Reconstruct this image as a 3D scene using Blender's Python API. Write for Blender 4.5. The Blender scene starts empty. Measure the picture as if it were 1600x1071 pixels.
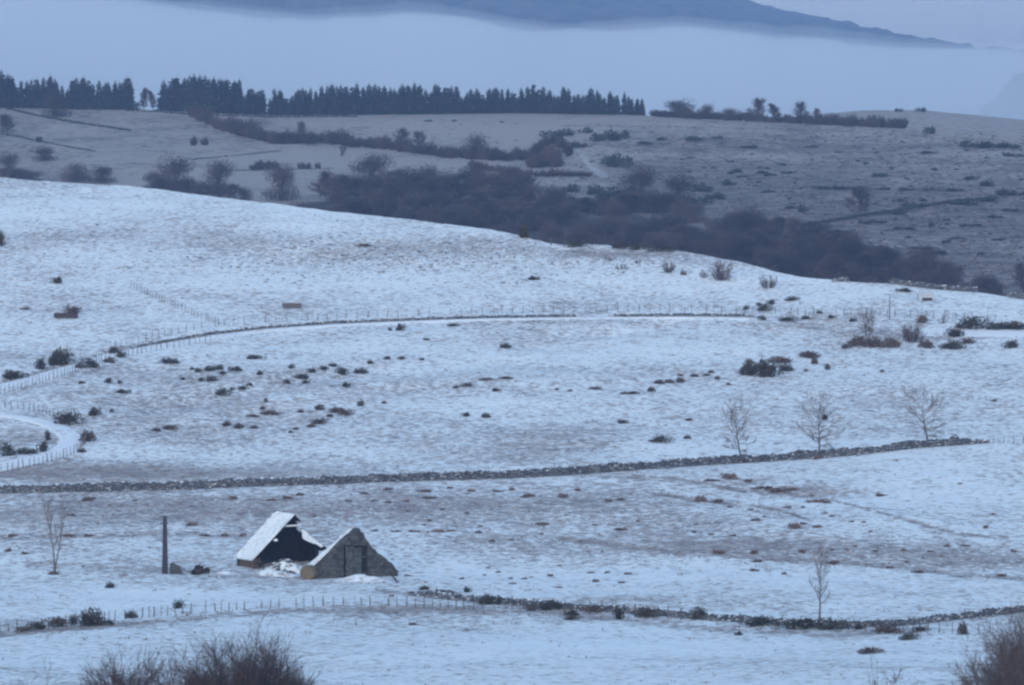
import bpy, math, random
import numpy as np
from mathutils import Vector, Matrix, Euler
from mathutils.bvhtree import BVHTree

R = math.radians
sc = bpy.context.scene
COL = sc.collection
# ------------------------------------------------------------------ camera, world, sun, exposure
F = 7500.0                       # focal length in photo pixels (a long telephoto)
CAMZ = 100.0
HORIZON = 75.0                   # photo row of the level line
PITCH = math.atan((535.5 - HORIZON) / F)
cam_d = bpy.data.cameras.new("camera"); cam = bpy.data.objects.new("camera", cam_d); COL.objects.link(cam)
cam_d.sensor_width = 36.0; cam_d.lens = 36.0 * F / 1600.0
cam_d.clip_start = 1.0; cam_d.clip_end = 60000.0
cam.location = (0, 0, CAMZ); cam.rotation_euler = (math.pi / 2 - PITCH, 0, 0)
sc.camera = cam

SUN_EL, SUN_AZ = R(12.0), R(190.0)
world = bpy.data.worlds.new("World"); sc.world = world; world.use_nodes = True
nt = world.node_tree; nt.nodes.clear()
sky = nt.nodes.new("ShaderNodeTexSky"); sky.sky_type = 'NISHITA'; sky.sun_disc = False
sky.sun_elevation = SUN_EL; sky.sun_rotation = SUN_AZ
sky.altitude = 600; sky.air_density = 1.0; sky.dust_density = 0.9; sky.ozone_density = 1.0
bg = nt.nodes.new("ShaderNodeBackground"); bg.inputs[1].default_value = 0.15
wo = nt.nodes.new("ShaderNodeOutputWorld")
nt.links.new(sky.outputs[0], bg.inputs[0]); nt.links.new(bg.outputs[0], wo.inputs[0])

sun_d = bpy.data.lights.new("sun", 'SUN'); sun_d.energy = 0.5; sun_d.angle = R(40); sun_d.color = (1.0, 0.96, 0.92)
sun = bpy.data.objects.new("sun", sun_d); COL.objects.link(sun)
sdir = Vector((math.sin(SUN_AZ) * math.cos(SUN_EL), math.cos(SUN_AZ) * math.cos(SUN_EL), math.sin(SUN_EL)))
sun.rotation_euler = sdir.to_track_quat('Z', 'Y').to_euler()

sc.view_settings.view_transform = 'Standard'; sc.view_settings.look = 'None'
sc.view_settings.exposure = 1.37; sc.view_settings.gamma = 1.0
sc.render.engine = 'CYCLES'
sc.cycles.max_bounces = 6; sc.cycles.diffuse_bounces = 3; sc.cycles.glossy_bounces = 1
sc.cycles.transparent_max_bounces = 8; sc.cycles.volume_bounces = 3
sc.cycles.filter_width = 2.5            # the photograph is soft
sc.cycles.use_denoising = True; sc.cycles.use_adaptive_sampling = False

# ------------------------------------------------------------------ helpers
RM = np.array(Euler((math.pi / 2 - PITCH, 0, 0)).to_matrix())
def rays(u, v):
    u = np.asarray(u, float); v = np.asarray(v, float)
    d = np.stack([(u - 800) / F, -(v - 535.5) / F, -np.ones_like(u * v)], -1)
    return d @ RM.T
def at_depth(u, v, Y):
    d = rays(u, v); k = np.asarray(Y) / d[..., 1]
    return d * k[..., None] + np.array([0, 0, CAMZ])

def hash2(ix, iy, seed):
    h = (ix.astype(np.int64) * 374761393 + iy.astype(np.int64) * 668265263 + seed * 982451653) & 0xffffffff
    h = ((h ^ (h >> 13)) * 1274126177) & 0xffffffff
    return ((h ^ (h >> 16)) & 0xffff) / 65535.0
def vnoise(x, y, seed=0):
    x = np.asarray(x, float); y = np.asarray(y, float)
    ix = np.floor(x); iy = np.floor(y); fx = x - ix; fy = y - iy
    fx = fx * fx * (3 - 2 * fx); fy = fy * fy * (3 - 2 * fy)
    a = hash2(ix, iy, seed); b = hash2(ix + 1, iy, seed); c = hash2(ix, iy + 1, seed); d = hash2(ix + 1, iy + 1, seed)
    return (a + (b - a) * fx) * (1 - fy) + (c + (d - c) * fx) * fy
def fbm(x, y, seed=0, oct=4, gain=.5):
    s = 0; a = 1; t = 0
    for k in range(oct):
        s = s + a * vnoise(x * 2 ** k, y * 2 ** k, seed + 17 * k); t += a; a *= gain
    return s / t
def interp(x, pts):
    p = np.array(pts, float); return np.interp(x, p[:, 0], p[:, 1])
def smooth_interp(x, pts, w):
    x = np.asarray(x, float); return sum(interp(x + w * k, pts) for k in (-1, -.5, 0, .5, 1)) / 5

def mesh_obj(name, verts, faces, mat, parent=None, smooth=False, kind=None):
    me = bpy.data.meshes.new(name)
    me.from_pydata([tuple(v) for v in verts] if not isinstance(verts, np.ndarray) else verts.tolist(), [], faces if not isinstance(faces, np.ndarray) else faces.tolist())
    for m in (mat if isinstance(mat, (list, tuple)) else [mat]): me.materials.append(m)
    if smooth: me.polygons.foreach_set('use_smooth', [True] * len(me.polygons))
    me.update()
    o = bpy.data.objects.new(name, me); COL.objects.link(o)
    if parent is not None: o.parent = parent
    if kind: o['kind'] = kind
    return o
def tag(o, label=None, cat=None, group=None, kind=None):
    for k, v in (('label', label), ('category', cat), ('group', group), ('kind', kind)):
        if v: o[k] = v
    return o
def empty(name, loc, rz=0.0):
    o = bpy.data.objects.new(name, None); COL.objects.link(o)
    o.location = loc; o.rotation_euler = (0, 0, rz); o.empty_display_size = .5
    return o
def grid_faces(nr, nc):
    i = np.arange(nr - 1)[:, None] * nc + np.arange(nc - 1)[None, :]
    return np.stack([i, i + 1, i + nc + 1, i + nc], -1).reshape(-1, 4)

# ------------------------------------------------------------------ materials
def new_mat(name):
    m = bpy.data.materials.new(name); m.use_nodes = True
    n = m.node_tree.nodes; l = m.node_tree.links
    b = n['Principled BSDF']; b.inputs['Roughness'].default_value = .85
    b.inputs['Specular IOR Level'].default_value = .2
    return m, n, l, b
def rgba(c): return (c[0], c[1], c[2], 1)
def noise_node(n, l, vec, scale, detail=4, rough=.55, dist=0):
    t = n.new('ShaderNodeTexNoise'); t.inputs['Scale'].default_value = scale; t.inputs['Detail'].default_value = detail
    t.inputs['Roughness'].default_value = rough; t.inputs['Distortion'].default_value = dist
    if vec is not None: l.new(vec, t.inputs['Vector'])
    return t.outputs['Fac']
def math_node(n, l, op, a, b=None, clamp=False):
    t = n.new('ShaderNodeMath'); t.operation = op; t.use_clamp = clamp
    for i, x in enumerate((a, b)):
        if x is None: continue
        if isinstance(x, (int, float)): t.inputs[i].default_value = x
        else: l.new(x, t.inputs[i])
    return t.outputs[0]
def sstep(n, l, x, lo, hi):
    t = n.new('ShaderNodeMapRange'); t.interpolation_type = 'SMOOTHSTEP'; t.inputs['From Min'].default_value = lo; t.inputs['From Max'].default_value = hi
    l.new(x, t.inputs['Value']); return t.outputs[0]
def mix_col(n, l, f, a, b):
    t = n.new('ShaderNodeMix'); t.data_type = 'RGBA'
    if isinstance(f, (int, float)): t.inputs[0].default_value = f
    else: l.new(f, t.inputs[0])
    for i, x in ((6, a), (7, b)):
        if isinstance(x, tuple): t.inputs[i].default_value = rgba(x)
        else: l.new(x, t.inputs[i])
    return t.outputs[2]

SNOW = (.80, .842, .862)
def plain(name, c1, c2, scale=3.0, snow=0.0, lo=.35, hi=.65, rough=.85, bump=0.0, per_object=.0, snow_lo=.45, snow_hi=.8, snow_scale=1.5):
    """two-tone noise colour; snow = how much settles on upward facets (0 none .. 1 all)"""
    m, n, l, b = new_mat(name); b.inputs['Roughness'].default_value = rough
    tc = n.new('ShaderNodeTexCoord'); v = tc.outputs['Object']
    f = sstep(n, l, noise_node(n, l, v, scale, 5, .6), lo, hi)
    c = mix_col(n, l, f, c1, c2)
    if per_object > 0:
        oi = n.new('ShaderNodeObjectInfo'); hv = n.new('ShaderNodeHueSaturation')
        l.new(c, hv.inputs['Color'])
        l.new(math_node(n, l, 'ADD', math_node(n, l, 'MULTIPLY', oi.outputs['Random'], per_object), 1 - per_object / 2), hv.inputs['Value'])
        c = hv.outputs['Color']
    if snow > 0:
        g = n.new('ShaderNodeNewGeometry'); s = n.new('ShaderNodeSeparateXYZ'); l.new(g.outputs['Normal'], s.inputs[0])
        up = sstep(n, l, s.outputs['Z'], snow_lo, snow_hi)
        nz = sstep(n, l, noise_node(n, l, v, snow_scale, 3, .6), .62 - .4 * snow, .78 - .4 * snow)
        c = mix_col(n, l, math_node(n, l, 'MULTIPLY', up, nz), c, SNOW)
    l.new(c, b.inputs['Base Color'])
    if bump > 0:
        bn = n.new('ShaderNodeBump'); bn.inputs['Strength'].default_value = bump; bn.inputs['Distance'].default_value = .1
        l.new(noise_node(n, l, v, scale * 3, 4, .6), bn.inputs['Height']); l.new(bn.outputs[0], b.inputs['Normal'])
    return m

def field_mat(name, snow, grass_a, grass_b, fine=.55, patch=.035, bias=0.0, width=.16, bump=.5, streak=1.0, amt=.30, scrub=None, gain=1.0):
    """snow thinly lying on winter grass; 'cover' (a vertex value) says how much grass stands through"""
    m, n, l, b = new_mat(name)
    b.inputs['Roughness'].default_value = .9; b.inputs['Specular IOR Level'].default_value = .1
    tc = n.new('ShaderNodeTexCoord'); v = tc.outputs['Object']
    mp = n.new('ShaderNodeMapping'); mp.inputs['Scale'].default_value = (1, streak, 1); l.new(v, mp.inputs[0]); vs = mp.outputs[0]
    at = n.new('ShaderNodeAttribute'); at.attribute_name = 'cover'
    n1 = noise_node(n, l, vs, fine, 7, .68, .3)
    n2 = noise_node(n, l, v, patch, 4, .55)
    n3 = noise_node(n, l, vs, fine * 3.1, 4, .6)
    x = math_node(n, l, 'ADD', math_node(n, l, 'MULTIPLY', math_node(n, l, 'ADD', math_node(n, l, 'MULTIPLY', n1, gain), .5 - .5 * gain), .75), math_node(n, l, 'MULTIPLY', n3, .25))
    x = math_node(n, l, 'ADD', x, math_node(n, l, 'MULTIPLY', math_node(n, l, 'SUBTRACT', n2, .5), .35))
    x = math_node(n, l, 'ADD', x, math_node(n, l, 'MULTIPLY', math_node(n, l, 'SUBTRACT', noise_node(n, l, v, fine * .2, 3, .5, .4), .5), .22))
    x = math_node(n, l, 'ADD', x, math_node(n, l, 'MULTIPLY', at.outputs['Fac'], amt))
    g = sstep(n, l, x, .60 - bias - width, .60 - bias + width)
    gc = mix_col(n, l, sstep(n, l, noise_node(n, l, v, fine * .35, 5, .6), .35, .65), grass_a, grass_b)
    col = mix_col(n, l, g, snow, gc)
    if scrub:
        a2 = n.new('ShaderNodeAttribute'); a2.attribute_name = 'scrub'
        col = mix_col(n, l, sstep(n, l, math_node(n, l, 'ADD', a2.outputs['Fac'], math_node(n, l, 'MULTIPLY', math_node(n, l, 'SUBTRACT', n1, .5), 1.2)), .3, .7), col, scrub)
    l.new(col, b.inputs['Base Color'])
    bn = n.new('ShaderNodeBump'); bn.inputs['Strength'].default_value = bump; bn.inputs['Distance'].default_value = .35
    l.new(n1, bn.inputs['Height']); l.new(bn.outputs[0], b.inputs['Normal'])
    return m

M = {}
M['field'] = field_mat('snowy_pasture', SNOW, (.42, .375, .365), (.25, .225, .23), fine=.85, width=.15, bias=.03, amt=.27, gain=1.7)
M['road'] = field_mat('snow_packed_road', (.80, .832, .868), (.36, .35, .36), (.26, .255, .26), fine=.7, bias=-.10, bump=.2, amt=.35)
M['moor'] = field_mat('frosted_moorland', (.33, .285, .265), (.205, .165, .152), (.10, .083, .083), fine=.22, patch=.008, bias=.04, width=.14, gain=1.4, bump=.5, amt=.42, scrub=(.062, .052, .052))
M['mountain'] = plain('wooded_mountain', (.05, .055, .06), (.11, .11, .11), scale=.02)
# ------------------------------------------------------------------ the near snowy hillside
CREST = [(-3000, 160), (-700, 235), (0, 278), (100, 285), (200, 291), (300, 303), (400, 315), (500, 328), (600, 338), (700, 352), (760, 358), (800, 365), (840, 376), (870, 382), (950, 384), (1060, 392), (1120, 402), (1190, 418), (1250, 434), (1340, 441), (1400, 443), (1480, 452), (1540, 457), (1600, 468), (2300, 520), (4600, 640)]
DEPTH = [(180, 1260), (278, 1080), (330, 1020), (400, 955), (465, 905), (500, 880), (600, 800), (700, 730), (750, 697), (830, 645), (905, 600), (950, 560), (1071, 440), (1300, 320), (1560, 170), (2200, 75)]
def depth_of(v): return smooth_interp(v, DEPTH, 22)
def crest_of(u): return smooth_interp(u, CREST, 14)
us = np.concatenate([np.linspace(-2600, -160, 40), np.linspace(-150, 1750, 420), np.linspace(1760, 4200, 40)])
NR = 430
tt = np.linspace(0, 1, NR)
V = []; COVER = []
# regions where more or less grass shows (photo coordinates on this sheet, amount)
BLOBS = [(120, 737, 190, 14, 1.0), (300, 745, 220, 12, .35), (700, 715, 260, 22, .35), (850, 705, 120, 26, .3), (300, 792, 500, 22, .6), (180, 810, 260, 26, .25), (900, 800, 420, 30, .30),
         (980, 845, 380, 26, .5), (1350, 868, 300, 20, .55), (1560, 880, 160, 18, .4), (1120, 862, 120, 12, .4), (1260, 765, 90, 9, 1.0), (1180, 750, 60, 6, .35), (100, 850, 200, 20, .15), (250, 880, 260, 14, .2),
         (330, 600, 260, 45, .22), (200, 640, 180, 30, .22), (450, 680, 260, 30, .16), (30, 690, 60, 20, .35), (1400, 600, 260, 60, .16), (1000, 640, 300, 40, .12), (1290, 510, 170, 14, .25), (1400, 525, 110, 9, .5), (1440, 480, 200, 14, .12), (960, 397, 100, 8, 1.0),
         (500, 395, 260, 18, .18), (720, 390, 200, 24, .26), (60, 375, 120, 22, .22), (350, 380, 140, 22, .12), (680, 960, 260, 10, .35), (160, 975, 160, 8, .4), (1000, 945, 160, 10, .35),
         (300, 930, 300, 15, -.1), (800, 1030, 900, 40, -.16), (1300, 920, 280, 22, -.18), (900, 900, 300, 14, -.1), (300, 320, 500, 25, -.12), (1450, 760, 220, 40, -.2), (1100, 690, 500, 25, -.05), (1480, 560, 200, 25, -.08), (860, 560, 260, 22, -.08), (500, 450, 500, 30, -.1)]
# ditches, sheep paths and tracks: path, half width, amount
LINES = [([(960, 746), (1060, 750), (1150, 762), (1240, 769), (1290, 776), (1360, 800), (1410, 815), (1490, 832), (1560, 838)], 1.3, 1.6),
         ([(1040, 774), (1080, 780), (1140, 786), (1200, 793), (1240, 806), (1256, 815)], 1.6, 1.7), ([(880, 843), (960, 851), (1050, 863), (1150, 872), (1280, 880), (1400, 886), (1500, 898), (1620, 906)], 1.8, 1.2), ([(0, 598), (60, 582), (120, 564), (170, 549), (240, 533)], 1.8, 1.3),
         ([(0, 838), (100, 838), (200, 838), (300, 836), (500, 834)], 2.4, .6), ([(240, 528), (500, 513), (800, 503), (1200, 505), (1300, 512)], 2.0, .3), ([(0, 620), (60, 603), (120, 585), (200, 562)], 2.5, .35),
         ([(0, 741), (60, 730), (120, 712)], 3.0, .4), ([(0, 992), (140, 980), (260, 966), (480, 951), (640, 952), (760, 957)], 3.5, .9), ([(600, 925), (700, 934), (850, 950)], 4.0, .4), ([(800, 955), (1000, 966), (1200, 982), (1320, 987), (1420, 985)], 4.0, .7), ([(0, 775), (500, 762), (960, 742), (1200, 727)], 2.5, .1), ([(60, 880), (250, 893), (460, 905), (640, 912)], 5.0, .25)]
def build_near():
    cr = crest_of(us)
    Vv = cr[None, :] + (2200 - cr[None, :]) * (tt[:, None] ** 1.35)
    Uu = np.broadcast_to(us[None, :], Vv.shape)
    Y = depth_of(Vv)
    P = at_depth(Uu, Vv, Y)
    fade = np.clip((Vv - cr[None, :]) / 30, 0, 1)
    und = (fbm(P[..., 0] / 38, P[..., 1] / 38, 3, 3) - .5) * 1.6 * fade + (fbm(P[..., 0] / 7, P[..., 1] / 9, 5, 3) - .5) * .55
    # the hollow way and banks that catch the light on the slope below the road
    def ridge(u0, v0, u1, v1, w, a):
        t = np.clip(((Uu - u0) * (u1 - u0) + (Vv - v0) * (v1 - v0) * 1.0) / ((u1 - u0) ** 2 + (v1 - v0) ** 2), 0, 1)
        d = (Vv - (v0 + t * (v1 - v0))); e = np.clip(1 - np.maximum(np.abs(Uu - (u0 + u1) / 2) - abs(u1 - u0) / 2, 0) / 60, 0, 1)
        return a * np.exp(-(d / w) ** 2) * e
    und = und + ridge(240, 640, 560, 575, 10, -.9) + ridge(300, 655, 600, 592, 9, .5) + ridge(560, 590, 800, 560, 12, -.7) + ridge(800, 540, 1060, 505, 9, -.5) + ridge(620, 600, 900, 590, 8, .4)
    und = und + (fbm(P[..., 0] / 2.6, P[..., 1] / 3.2, 11, 2) - .5) * .9 * np.exp(-((Vv - 400) / 28) ** 2) * np.exp(-((Uu - 640) / 330) ** 2)
    P[..., 2] += und
    cov = np.zeros(Vv.shape) + (fbm(P[..., 0] / 30, P[..., 1] / 22, 9, 3) - .5) * .5
    for (a, b_, ru, rv, am) in BLOBS: cov += am * np.exp(-((Uu - a) / ru) ** 2 - ((Vv - b_) / rv) ** 2)
    for pts, wv, am in LINES:
        vv = interp(Uu, pts); e_ = np.clip(1 - np.maximum(pts[0][0] - Uu, 0) / 30, 0, 1) * np.clip(1 - np.maximum(Uu - pts[-1][0], 0) / 30, 0, 1)
        wob = (fbm(P[..., 0] / 5, P[..., 1] / 5, 71, 2) - .5) * 3; k_ = np.exp(-((Vv - vv + wob) / wv) ** 2) * e_; cov += am * k_; P[..., 2] -= .25 * k_ * (am > .3)
    # beyond the crest the ground falls away
    rows = []; cb = []
    top = P[0]; d0 = rays(us, cr); sl = d0[:, 2] / d0[:, 1]
    for k, dy in enumerate([6, 14, 26, 44, 70, 110, 170, 260]):
        q = top.copy(); q[:, 1] += dy; q[:, 0] *= q[:, 1] / top[:, 1]
        q[:, 2] = top[:, 2] + sl * dy - .0016 * dy * dy - .012 * dy
        rows.append(q); cb.append(cov[0])
    P2 = np.concatenate([np.array(rows[::-1]), P]); C2 = np.concatenate([np.array(cb[::-1]), cov])
    o = mesh_obj('snowy_hillside', P2.reshape(-1, 3), grid_faces(P2.shape[0], P2.shape[1]), M['field'], smooth=True, kind='structure')
    a = o.data.attributes.new('cover', 'FLOAT', 'POINT'); a.data.foreach_set('value', C2.reshape(-1).astype(np.float32))
    return o
near = build_near()
# ------------------------------------------------------------------ the far side of the valley
RIDGE = [(-3000, 150), (-400, 166), (0, 169), (250, 173), (420, 181), (620, 179), (800, 177), (1000, 180), (1060, 184), (1300, 196), (1410, 201), (1500, 207), (1600, 214), (2400, 240), (4600, 270)]
FDEPTH = [(140, 2560), (175, 2450), (210, 2330), (250, 2200), (300, 2030), (350, 1880), (400, 1750), (450, 1640), (520, 1530), (640, 1380)]
def fdepth_of(v): return smooth_interp(v, FDEPTH, 15)
def ridge_of(u): return smooth_interp(u, RIDGE, 25)
def build_far():
    uf = np.concatenate([np.linspace(-3000, -160, 40), np.linspace(-150, 1750, 300), np.linspace(1760, 4600, 40)])
    cr = ridge_of(uf); t = np.linspace(0, 1, 200)
    Vv = cr[None, :] + (620 - cr[None, :]) * t[:, None] ** 1.2
    Uu = np.broadcast_to(uf[None, :], Vv.shape)
    P = at_depth(Uu, Vv, fdepth_of(Vv))
    fade = np.clip((Vv - cr[None, :]) / 14, 0, 1)
    P[..., 2] += (fbm(P[..., 0] / 90, P[..., 1] / 120, 23, 4) - .5) * 5 * fade
    # gully at the quarry-like hollow
    P[..., 2] -= 3.5 * np.exp(-((Uu - 850) / 45) ** 2 - ((Vv - 245) / 22) ** 2)
    cov = (fbm(P[..., 0] / 70, P[..., 1] / 60, 31, 4) - .5) * .7
    cov += .30 * np.exp(-((Uu - 1350) / 380) ** 2 - ((Vv - 320) / 70) ** 2) + .25 * np.exp(-((Uu - 1400) / 300) ** 2 - ((Vv - 420) / 60) ** 2)
    cov += -.35 * np.exp(-((Uu - 500) / 380) ** 2 - ((Vv - 255) / 22) ** 2) - .3 * np.exp(-((Uu - 800) / 80) ** 2 - ((Vv - 215) / 14) ** 2) + .4 * np.clip((Vv - 330) / 60, 0, 1) * np.clip((1400 - Uu) / 300, 0, 1)
    cov += -.2 * np.exp(-((Uu - 800) / 500) ** 2 - ((Vv - 188) / 10) ** 2)
    tr = interp(Uu, [(880, 218), (905, 235), (925, 258), (948, 278)]); cov += -1.0 * np.exp(-((Vv - tr) / 6) ** 2) * ((Uu > 880) & (Uu < 948))
    cov += .25 * np.clip((Uu - 880) / 150, 0, 1) * np.clip((Vv - 205) / 30, 0, 1) + .16 * (fbm(P[..., 0] / 14, P[..., 1] / 22, 37, 3) - .5) * 3
    wt = interp(Uu, [(-20, 292), (180, 296), (380, 312), (520, 310), (640, 300), (850, 312), (920, 330), (1000, 330), (1060, 350), (1100, 372), (1160, 352), (1240, 362), (1330, 388), (1400, 412), (1470, 430), (1520, 455), (1620, 470)])
    scr = np.clip((Vv - wt) / 10, 0, 1) * np.clip((Uu - 400) / 120, .3, 1) * (1 - .75 * np.exp(-((Uu - 1115) / 30) ** 2 - ((Vv - 366) / 9) ** 2) - .6 * np.exp(-((Uu - 930) / 30) ** 2 - ((Vv - 334) / 8) ** 2))
    rows = []; cb = []; top = P[0]; d0 = rays(uf, cr); sl = d0[:, 2] / d0[:, 1]
    for dy in [15, 35, 70, 120, 200, 320, 480, 700]:
        q = top.copy(); q[:, 1] += dy; q[:, 0] *= q[:, 1] / top[:, 1]; q[:, 2] = top[:, 2] + (sl - .012) * dy - .00012 * dy * dy
        rows.append(q); cb.append(cov[0])
    P2 = np.concatenate([np.array(rows[::-1]), P]); C2 = np.concatenate([np.array(cb[::-1]), cov])
    o = mesh_obj('moorland_hill', P2.reshape(-1, 3), grid_faces(P2.shape[0], P2.shape[1]), M['moor'], smooth=True, kind='structure')
    a = o.data.attributes.new('cover', 'FLOAT', 'POINT'); a.data.foreach_set('value', C2.reshape(-1).astype(np.float32))
    a = o.data.attributes.new('scrub', 'FLOAT', 'POINT'); a.data.foreach_set('value', np.concatenate([np.zeros((8, scr.shape[1])), scr]).reshape(-1).astype(np.float32))
    return o
far = build_far()
def hill(name, prof, Y0, Y1, mat, rough=0.0, dv=40, seed=1, base=-60, ucount=260, u0=-3000, u1=4600, round_=1.0, fringe=0.0):
    """a rounded hill whose skyline follows prof, crest at Y1, foot at Y0"""
    uf = np.linspace(u0, u1, ucount); cr = smooth_interp(uf, prof, 6) - fringe * (fbm(uf / 14, uf * 0, seed, 4, .65) - .5) * 2
    n = 40; rows = []
    crest = at_depth(uf, cr, np.full_like(uf, Y1))
    for k in range(n):
        t = k / (n - 1); y = Y0 + (Y1 - Y0) * t
        q = crest.copy(); q[:, 0] *= y / Y1; q[:, 1] = y
        q[:, 2] = base + (crest[:, 2] - base) * math.sin(t * math.pi / 2) ** round_
        if rough: q[:, 2] += (fbm(q[:, 0] / (rough * 8), q[:, 1] / (rough * 8), seed, 4, .6) - .5) * rough * 2
        rows.append(q)
    for dy in (.04, .1, .2, .35):
        q = crest.copy(); s = 1 + dy * (Y1 - Y0) / Y1; q[:, 0] *= s; q[:, 1] *= s; q[:, 2] = crest[:, 2] - (crest[:, 2] - base) * dy * 2; rows.append(q)
    P = np.array(rows)
    o = mesh_obj(name, P.reshape(-1, 3), grid_faces(P.shape[0], P.shape[1])[:, ::-1], mat, smooth=True, kind='structure')
    return o
back = hill('moorland_knoll', [(-3000, 260), (1000, 215), (1180, 190), (1260, 181), (1350, 173), (1440, 172), (1500, 178), (1600, 188), (1800, 205), (2600, 250), (4600, 260)], 2520, 2900, M['moor'], rough=.6, base=20)
wood_hill = hill('wooded_hill', [(-3000, 400), (1400, 260), (1510, 195), (1550, 158), (1580, 126), (1600, 112), (1700, 84), (2000, 50), (2600, 90), (4600, 200)], 4500, 5000, M['mountain'], rough=5, base=0, seed=4, fringe=5, ucount=900)
mountain = hill('mountain', [(-6000, 60), (-2000, -60), (-600, -170), (300, -190), (700, -110), (1000, -50), (1150, -2), (1200, 12), (1250, 21), (1300, 33), (1350, 42), (1400, 52), (1460, 62), (1520, 72), (1620, 82), (2000, 110), (6000, 140)], 8600, 10200, M['mountain'], rough=8, base=-20, seed=8, ucount=1500, u0=-4000, u1=5000, fringe=5)
# the plain beneath the fog, out to the horizon
g = np.linspace(-1, 1, 25)
gx, gy = np.meshgrid(g * 22000, 9000 + g * 13500)
plain_o = mesh_obj('valley_floor', np.stack([gx, gy, np.full_like(gx, -45.0)], -1).reshape(-1, 3), grid_faces(25, 25), M['moor'], kind='structure')

BV = {}
def bvh(o):
    me = o.data; return BVHTree.FromPolygons([v.co.copy() for v in me.vertices], [tuple(p.vertices) for p in me.polygons])
BV['near'] = bvh(near); BV['far'] = bvh(far); BV['back'] = bvh(back)
def ground(u, v, which='near'):
    d = rays(u, v); d = Vector(d.tolist()).normalized()
    p, nrm, i, dist = BV[which].ray_cast(Vector((0, 0, CAMZ)), d, 6000)
    return p
def drop(x, y, which='near'):
    p, nrm, i, dist = BV[which].ray_cast(Vector((x, y, 900)), Vector((0, 0, -1)), 2000)
    return p
def px_per_m(p): return F / p.y

# ------------------------------------------------------------------ air
def volume_mat(name, density, color, aniso=0.0):
    m = bpy.data.materials.new(name); m.use_nodes = True; n = m.node_tree.nodes; n.clear()
    o = n.new('ShaderNodeOutputMaterial'); pv = n.new('ShaderNodeVolumePrincipled')
    pv.inputs['Color'].default_value = rgba(color); pv.inputs['Density'].default_value = density; pv.inputs['Anisotropy'].default_value = aniso
    m.node_tree.links.new(pv.outputs[0], o.inputs['Volume'])
    return m
def box_mesh(name, x0, x1, y0, y1, z0, z1, mat, kind):
    v = [(x, y, z) for z in (z0, z1) for y in (y0, y1) for x in (x0, x1)]
    f = [(0, 2, 3, 1), (4, 5, 7, 6), (0, 1, 5, 4), (2, 6, 7, 3), (0, 4, 6, 2), (1, 3, 7, 5)]
    return mesh_obj(name, v, f, mat, kind=kind)
HAZE_D = .95e-4
haze = box_mesh('haze', -24000, 24000, -5000, 24000, -70, 620, volume_mat('haze_air', HAZE_D, (.31, .475, .79)), 'stuff')

FOG = [(-3000, -70), (-400, -50), (0, -26), (200, -6), (270, 6), (400, 18), (500, 22), (560, 19), (640, 14), (700, 20), (800, 34), (880, 43), (950, 40), (1050, 33), (1100, 37), (1200, 48), (1300, 56), (1400, 65), (1500, 71), (1600, 70), (2000, 60), (4600, 50)]
def build_fog(off, dens, seed):
    uf = np.linspace(-3000, 4600, 380); Y0, Yc, Y1 = 3150, 5200, 7600
    cr = smooth_interp(uf, FOG, 12) + off + (fbm(uf / 90, uf * 0 + seed, seed, 4, .6) - .5) * (8 + abs(off)); zc = at_depth(uf, cr, np.full_like(uf, Yc))[:, 2]
    ys = np.linspace(Y0, Y1, 46); rows = []; bott = []
    for y in ys:
        x = (uf - 800) / F * y
        t = (y - Yc) / (Yc - Y0 if y < Yc else Y1 - Yc)
        env = max(0.0, 1 - abs(t) ** 3.2)
        z = -38 + (zc + 38) * env + (fbm(x / 260, y / 420 + 0 * x, 41 + seed, 3) - .5) * 16 * env * (1 - math.exp(-((y - Yc) / 500) ** 2)) - 10 * (1 - math.exp(-((y - Yc) / 700) ** 2))
        rows.append(np.stack([x, np.full_like(x, y), np.maximum(z, -39)], -1)); bott.append(np.stack([x, np.full_like(x, y), np.full_like(x, -44.0)], -1))
    T = np.array(rows); B = np.array(bott); nr, nc = T.shape[:2]; N = nr * nc
    f = [tuple(q) for q in grid_faces(nr, nc)] + [tuple(N + q[::-1]) for q in grid_faces(nr, nc)]
    for i in range(nc - 1): f += [(i + 1, i, N + i, N + i + 1), ((nr - 1) * nc + i, (nr - 1) * nc + i + 1, N + (nr - 1) * nc + i + 1, N + (nr - 1) * nc + i)]
    for j in range(nr - 1): f += [(j * nc, (j + 1) * nc, N + (j + 1) * nc, N + j * nc), ((j + 1) * nc + nc - 1, j * nc + nc - 1, N + j * nc + nc - 1, N + (j + 1) * nc + nc - 1)]
    return mesh_obj('fog_bank', np.concatenate([T.reshape(-1, 3), B.reshape(-1, 3)]), f, volume_mat('fog', dens, (.81, .875, .945)), smooth=True, kind='stuff')
build_fog(7, .0013, 3); build_fog(0, .0004, 5); build_fog(-9, .00025, 9)
sky_veil = box_mesh('added_sky_veil', -30000, 30000, 25000, 29000, -60, 2600, volume_mat('added_sky_veil_air', .00016, (.80, .87, .95)), 'stuff')  # added volume that tones down the bright sky beyond the mountain
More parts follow.
